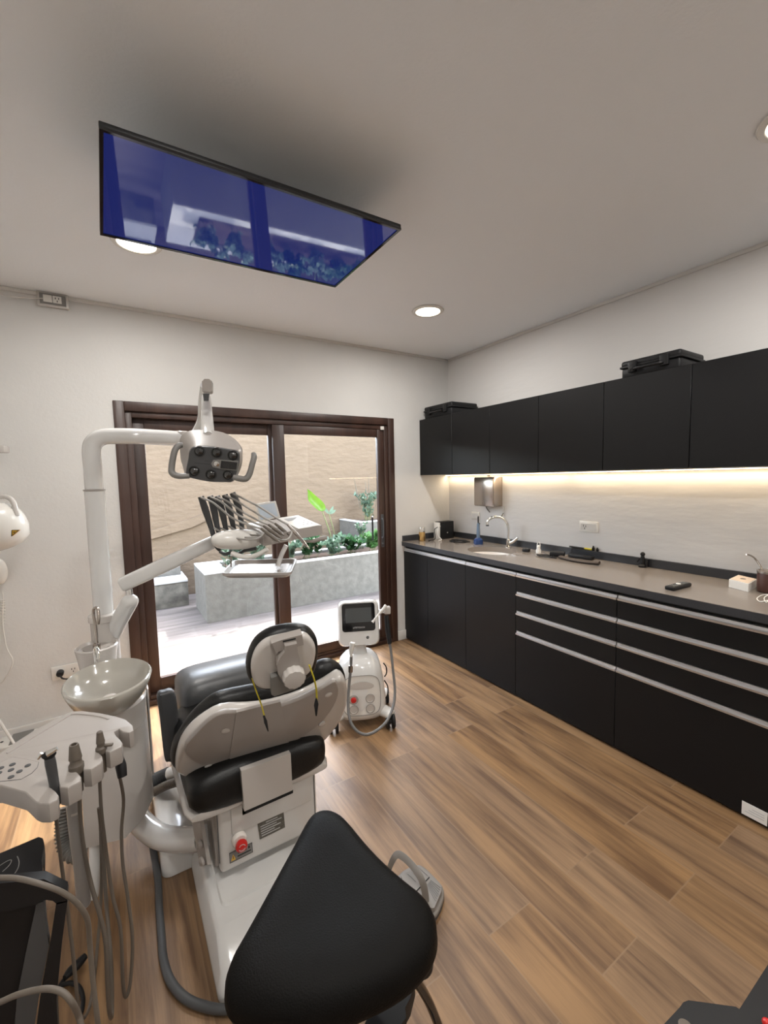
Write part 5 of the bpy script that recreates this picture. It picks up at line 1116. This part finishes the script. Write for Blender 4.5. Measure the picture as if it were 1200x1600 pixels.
# wall sockets
def socket(name, y0, y1, z0, z1, label, holes):
    t = thing(name, label, 'wall socket', (2.8195,(y0+y1)/2,z0), group='wall sockets above the worktop')
    g = G(); g.box((2.810,y0,z0),(2.8195,y1,z1), .002); ob('cover_plate', g, MT['white'], t)
    g = G(); g.box((2.8085,y0+.012,z0+.014),(2.811,y1-.012,z1-.014), .001, 1); ins = ob('insert', g, MT['plast'], t)
    g = G()
    for (yy, zz) in holes: g.box((2.8078,yy-.0022,zz-.007),(2.8088,yy+.0022,zz+.007))
    if holes: ob('pin_slots', g, MT['print_'], ins)
socket('wall_socket', 2.845, 2.945, 1.12, 1.195, 'white wall socket below and left of the towel dispenser', [])
socket('wall_socket', 1.705, 1.845, 1.115, 1.19, 'white wall socket alone on the wall above the long worktop', [(1.795,1.155),(1.812,1.158),(1.803,1.14)])
t = thing('wall_socket', 'white double wall socket with a black plug, left of the cuspidor bowl', 'wall socket', (-.32,3.27,.32))
g = G(); g.box((-.40,3.258,.325),(-.245,3.2695,.41), .003); ob('cover_plate', g, MT['white'], t)
g = G(); g.lathe([(.019,0),(.019,.03),(.012,.036),(.001,.036)], (-.355,3.258,.37), (0,-1,0), seg=20); g.tube([(-.355,3.225,.365),(-.34,3.21,.345),(-.30,3.22,.33),(-.22,3.24,.33)], .005, seg=8); ob('black_plug', g, MT['blackp'], t)
g = G()
for dx, dz in ((-.008,.006),(.008,.006),(0,-.010)): g.box((-.29+dx-.002,3.2572,.37+dz-.005),(-.29+dx+.002,3.2585,.37+dz+.005))
ob('pin_slots', g, MT['print_'], t)
t = thing('wall_socket', 'white surface socket without cover high under the ceiling, left', 'wall socket', (-.24,3.27,2.57))
g = G(); g.box((-.315,3.24,2.578),(-.165,3.2695,2.658), .003); ob('back_box', g, MT['plast3'], t)
g = G(); g.box((-.302,3.234,2.588),(-.178,3.2395,2.648), .001, 1); fr_ = ob('mounting_frame', g, MT['grey'], t)
g = G(); g.box((-.285,3.227,2.598),(-.243,3.2345,2.638), .002); g.box((-.240,3.228,2.598),(-.198,3.2345,2.638), .002); ob('socket_module', g, MT['white'], fr_)
g = G()
for dx, dz in ((-.008,.006),(.008,.006),(0,-.010)): g.box((-.219+dx-.002,3.2265,2.618+dz-.005),(-.219+dx+.002,3.2285,2.618+dz+.005))
ob('pin_slots', g, MT['print_'], fr_)
g = G(); g.tube([(-.285,3.235,2.615),(-.36,3.22,2.60),(-.45,3.2,2.585),(-.6,3.15,2.56),(-1.0,3.1,2.5)], .004, seg=8); ob('ceiling_cable', g, MT['plast3'], label='thin white cable running from the high socket to the left', cat='cable', ang=60)
# clutter to the right of the sink
tangle('cable_tangle', 2.60, 1.96, .06, .09, 12, .003, MT['blackp'], 'thin black cable loops on the worktop right of the sink', 'cable', 9)
g = G(); g.obox((2.68,1.93,Z+.018), (.075,.10,.034), (0,0,.5), .008); ob('charger', g, MT['blackp'], label='black charger block among the cables right of the sink', cat='charger')
g = G(); g.lathe([(.018,0),(.020,.02),(.013,.035),(.014,.05),(.006,.06)], (2.69,2.10,Z), seg=16); g.tube([(2.69,2.115,Z+.055),(2.69,2.105,Z+.08),(2.69,2.09,Z+.08),(2.69,2.085,Z+.055)], .003, seg=6); ob('adapter', g, MT['paper'], label='small white adapter standing among the cables right of the sink', cat='adapter', base=True)
g = G(); g.obox((2.66,2.19,Z+.012), (.04,.05,.022), (0,0,.2), .004); ob('connector', g, MT['blackp'], label='small black connector block nearest the tap', cat='connector')
g = G(); g.obox((2.735,1.78,Z+.012), (.05,.17,.022), (0,0,.08), .006); ob('battery_pack', g, MT['blackp'], label='flat black battery pack against the dark splash strip', cat='battery pack')
g = G(); g.tube([(2.62,1.86,Z+.013),(2.60,1.75,Z+.011),(2.60,1.66,Z+.011),(2.62,1.575,Z+.015)], .019, seg=14, flat=(1.2,.55)); ob('glasses_case', g, MT['brownc'], label='slim dark brown case lying on the worktop', cat='case', ang=60)
g = G(); g.tube([(2.808,1.92,Z+.060),(2.808,1.80,Z+.060)], .006, seg=10, smooth=False); mk = ob('marker_pen', g, MT['blackp'], label='dark pen with yellow end lying on the splash strip', cat='pen')
g = G(); g.tube([(2.808,1.80,Z+.060),(2.808,1.745,Z+.060)], .0065, seg=10, smooth=False); ob('yellow_end', g, MT['yellow'], mk)
for yy, hh, lb in ((1.735,.034,'taller tiny black bottle right beside the yellow pen end'), (1.705,.026,'shorter tiny black bottle on the splash strip, second from the pen')):
    g = G(); g.cyl((2.808,yy,Z+.0525),(2.808,yy,Z+.0525+hh*.7), .0085, seg=14, bev=.002); g.cyl((2.808,yy,Z+.0525+hh*.7),(2.808,yy,Z+.0525+hh), .005, seg=12, bev=.001); ob('small_bottle', g, MT['blackp'], label=lb, cat='bottle', group='tiny bottles on the splash strip')
g = G(); q = V((2.77,1.385,Z)); g.lathe([(.022,0),(.024,.01),(.012,.02),(.014,.05),(.010,.07)], q, seg=14); g.ell(q+V((0,0,.082)), (.014,.014,.014), seg=12, nr=8); g.tube([q+V((0,.02,.05)), q+V((-.01,.03,.03))], .006, seg=8); g.obox(q+V((.01,-.022,.03)), (.02,.012,.05), (0,0,.3), .003); ob('figurine', g, MT['blackp'], label='small black figure standing against the splash strip', cat='figurine', base=True)
# remote
rm = thing('remote_control', 'black remote control lying on the worktop', 'remote control', (2.40,1.04,Z))
ra_ = V((2.36,1.155,Z)); rb_ = V((2.495,.995,Z)); dd = (rb_-ra_).normalized(); an = math.atan2(dd.y, dd.x)
g = G(); cc2 = (V([2.322,1.028,0.94])+V([2.482,1.019,0.94]))/2; vv2 = V([2.482,1.019,0.94])-V([2.322,1.028,0.94]); an = math.atan2(vv2.y, vv2.x); Rr = Euler((0,0,an)).to_matrix()
g.box((-.085,-.023,0),(.085,.023,.020), .007, 3, R=Rr, at=(cc2.x,cc2.y,Z+.001)); ob('body', g, MT['blackp'], rm)
for kx, ky in [(a, b) for a in (-.065,-.05,-.035,.015,.03,.045,.06) for b in (-.012,0,.012)]:
    g = G(); g.box((kx-.004,ky-.0035,.020),(kx+.004,ky+.0035,.0225), .001, 1, R=Rr, at=(cc2.x,cc2.y,Z+.001)); ob('key', g, MT['grey'], rm)
g = G(); g.lathe([(.011,.020),(.011,.023),(.009,.024),(.001,.024)], (cc2.x,cc2.y,Z+.001), seg=18); ob('navigation_pad', g, MT['paper'], rm)
# white box
w4 = [V(p) for p in [[2.618,0.886,0.936],[2.578,0.794,0.936],[2.724,0.806,0.936],[2.761,0.895,0.936]]]
g = G(); g.slab(w4, (0,0,.040), .003, 2); wb = ob('small_box', g, MT['paper'], label='small square white box on the worktop beside the brown cup', cat='box')
g = G(); tp4 = [p+V((0,0,.0405)) for p in inl(w4,.92)]; g.slab(tp4, (0,0,.0015), .0005, 1); ld = ob('lid', g, mat('cream_lid', (.66,.52,.40), .6), wb)
g = G(); m4 = sum(tp4, V((0,0,0)))/4+V((0,0,.0017)); g.lathe([(.012,0),(.012,.0005),(.001,.0005)], m4, seg=16); ob('printed_mark', g, MT['hose'], ld)
# drinking gourd
mg = thing('mate_cup', 'brown leather drinking gourd with a bent metal straw at the right edge', 'cup', (2.68,.77,Z))
q = V([2.655,0.737,0.936]); 
g = G(); g.lathe([(.042,0),(.047,.006),(.048,.09),(.046,.094)], q, seg=36, cap1=False); ob('leather_cover', g, MT['brown'], mg)
g = G(); g.lathe([(.046,.092),(.050,.094),(.050,.104),(.044,.105),(.041,.095),(.040,.06),(.001,.06)], q, seg=36, cap0=False); ob('metal_rim', g, MT['steel'], mg)
g = G(); g.tube([[2.779,0.8,1.009],[2.799,0.82,1.036],[2.801,0.84,1.066],[2.771,0.85,1.085],[2.744,0.86,1.092]], .0045, seg=10); ob('metal_straw', g, MT['steel'], mg, ang=60)
g = G(); P = [[2.478,0.657,0.938],[2.47,0.688,0.938],[2.42,0.7,0.938],[2.469,0.727,0.938],[2.549,0.734,0.938],[2.585,0.721,0.938],[2.506,0.712,0.938],[2.427,0.682,0.938],[2.529,0.696,0.938],[2.605,0.692,0.938]]; g.tube(P, .0022, seg=8, n=6); ob('charging_cable', g, MT['paper'], label='thin white cord curled in front of the brown cup', cat='cord', ang=60)
# equipment cases on the wall cabinets
def case(name, label, y0, y1, x0, x1, z, h, latches):
    t = thing(name, label, 'equipment case', ((x0+x1)/2,(y0+y1)/2,z), group='black equipment cases on the wall cabinets')
    g = G(); g.box((x0+.008,y0+.008,z),(x1-.008,y1-.008,z+h*.60), .012, 3); ob('bottom_shell', g, MT['blackp'], t)
    g = G(); g.box((x0+.004,y0+.004,z+h*.62),(x1-.004,y1-.004,z+h), .014, 3); g.box((x0,y0,z+h*.58),(x1,y1,z+h*.70), .004); ob('lid', g, MT['blackp'], t)
    for ly in latches:
        g = G(); g.box((x0-.012,ly-.022,z+h*.28),(x0+.006,ly+.022,z+h*.86), .004); lt = ob('latch', g, MT['blackp'], t)
        g = G(); g.cyl((x0-.014,ly-.008,z+h*.42),(x0-.012,ly-.008,z+h*.42), .005, seg=10); g.cyl((x0-.014,ly+.008,z+h*.42),(x0-.012,ly+.008,z+h*.42), .005, seg=10); ob('latch_holes', g, MT['black_in'], lt)
    m_ = (y0+y1)/2; g = G(); g.tube([(x0,m_+.07,z+h*.45),(x0-.022,m_+.06,z+h*.42),(x0-.024,m_-.06,z+h*.42),(x0,m_-.07,z+h*.45)], .009, seg=10, n=4); ob('carry_handle', g, MT['blackp'], t, ang=60)
case('equipment_case', 'black latched equipment case on the wall cabinets near the right edge', 1.085, 1.405, 2.50, 2.775, 2.061, .10, [1.33,1.165])
case('equipment_case', 'black equipment case on the corner wall cabinet near the glass door', 2.84, 3.235, 2.485, 2.80, 2.061, .112, [3.15,2.92])

# ================================================================== BLACK FOOTED STAND, BOTTOM RIGHT
bt_ = thing('equipment_stand', 'black angular metal stand with a round hole in the bottom right corner', 'stand', [1.293,0.372,-0.0])
z_ = .5
g = G(); g.slab([[0.741,0.344,0.5],[0.804,0.344,0.5],[0.86,0.34,0.5],[0.875,0.34,0.5],[0.887,0.336,0.5],[0.951,0.282,0.5],[0.952,0.277,0.5],[1.094,0.275,0.5],[1.313,0.268,0.5],[1.111,0.104,0.5]], (0,0,-.02), .003, 2); ob('top_plate', g, MT['blackp'], bt_)
g = G(); g.lathe([(.001,.0005),(.011,.0005),(.012,.0)], [0.838,0.32,0.5], seg=24); ob('round_pad', g, MT['hose'], bt_)
g = G(); g.ell([0.959,0.238,0.51], (.008,.008,.008), seg=12, nr=6); ob('red_stud', g, MT['red'], bt_)
q = V([0.904,0.238,0.5]); g = G(); g.cyl((q.x,q.y,.02),(q.x,q.y,.48), .025); g.cyl((q.x,q.y,0),(q.x,q.y,.02), .12); ob('column', g, MT['blackp'], bt_)
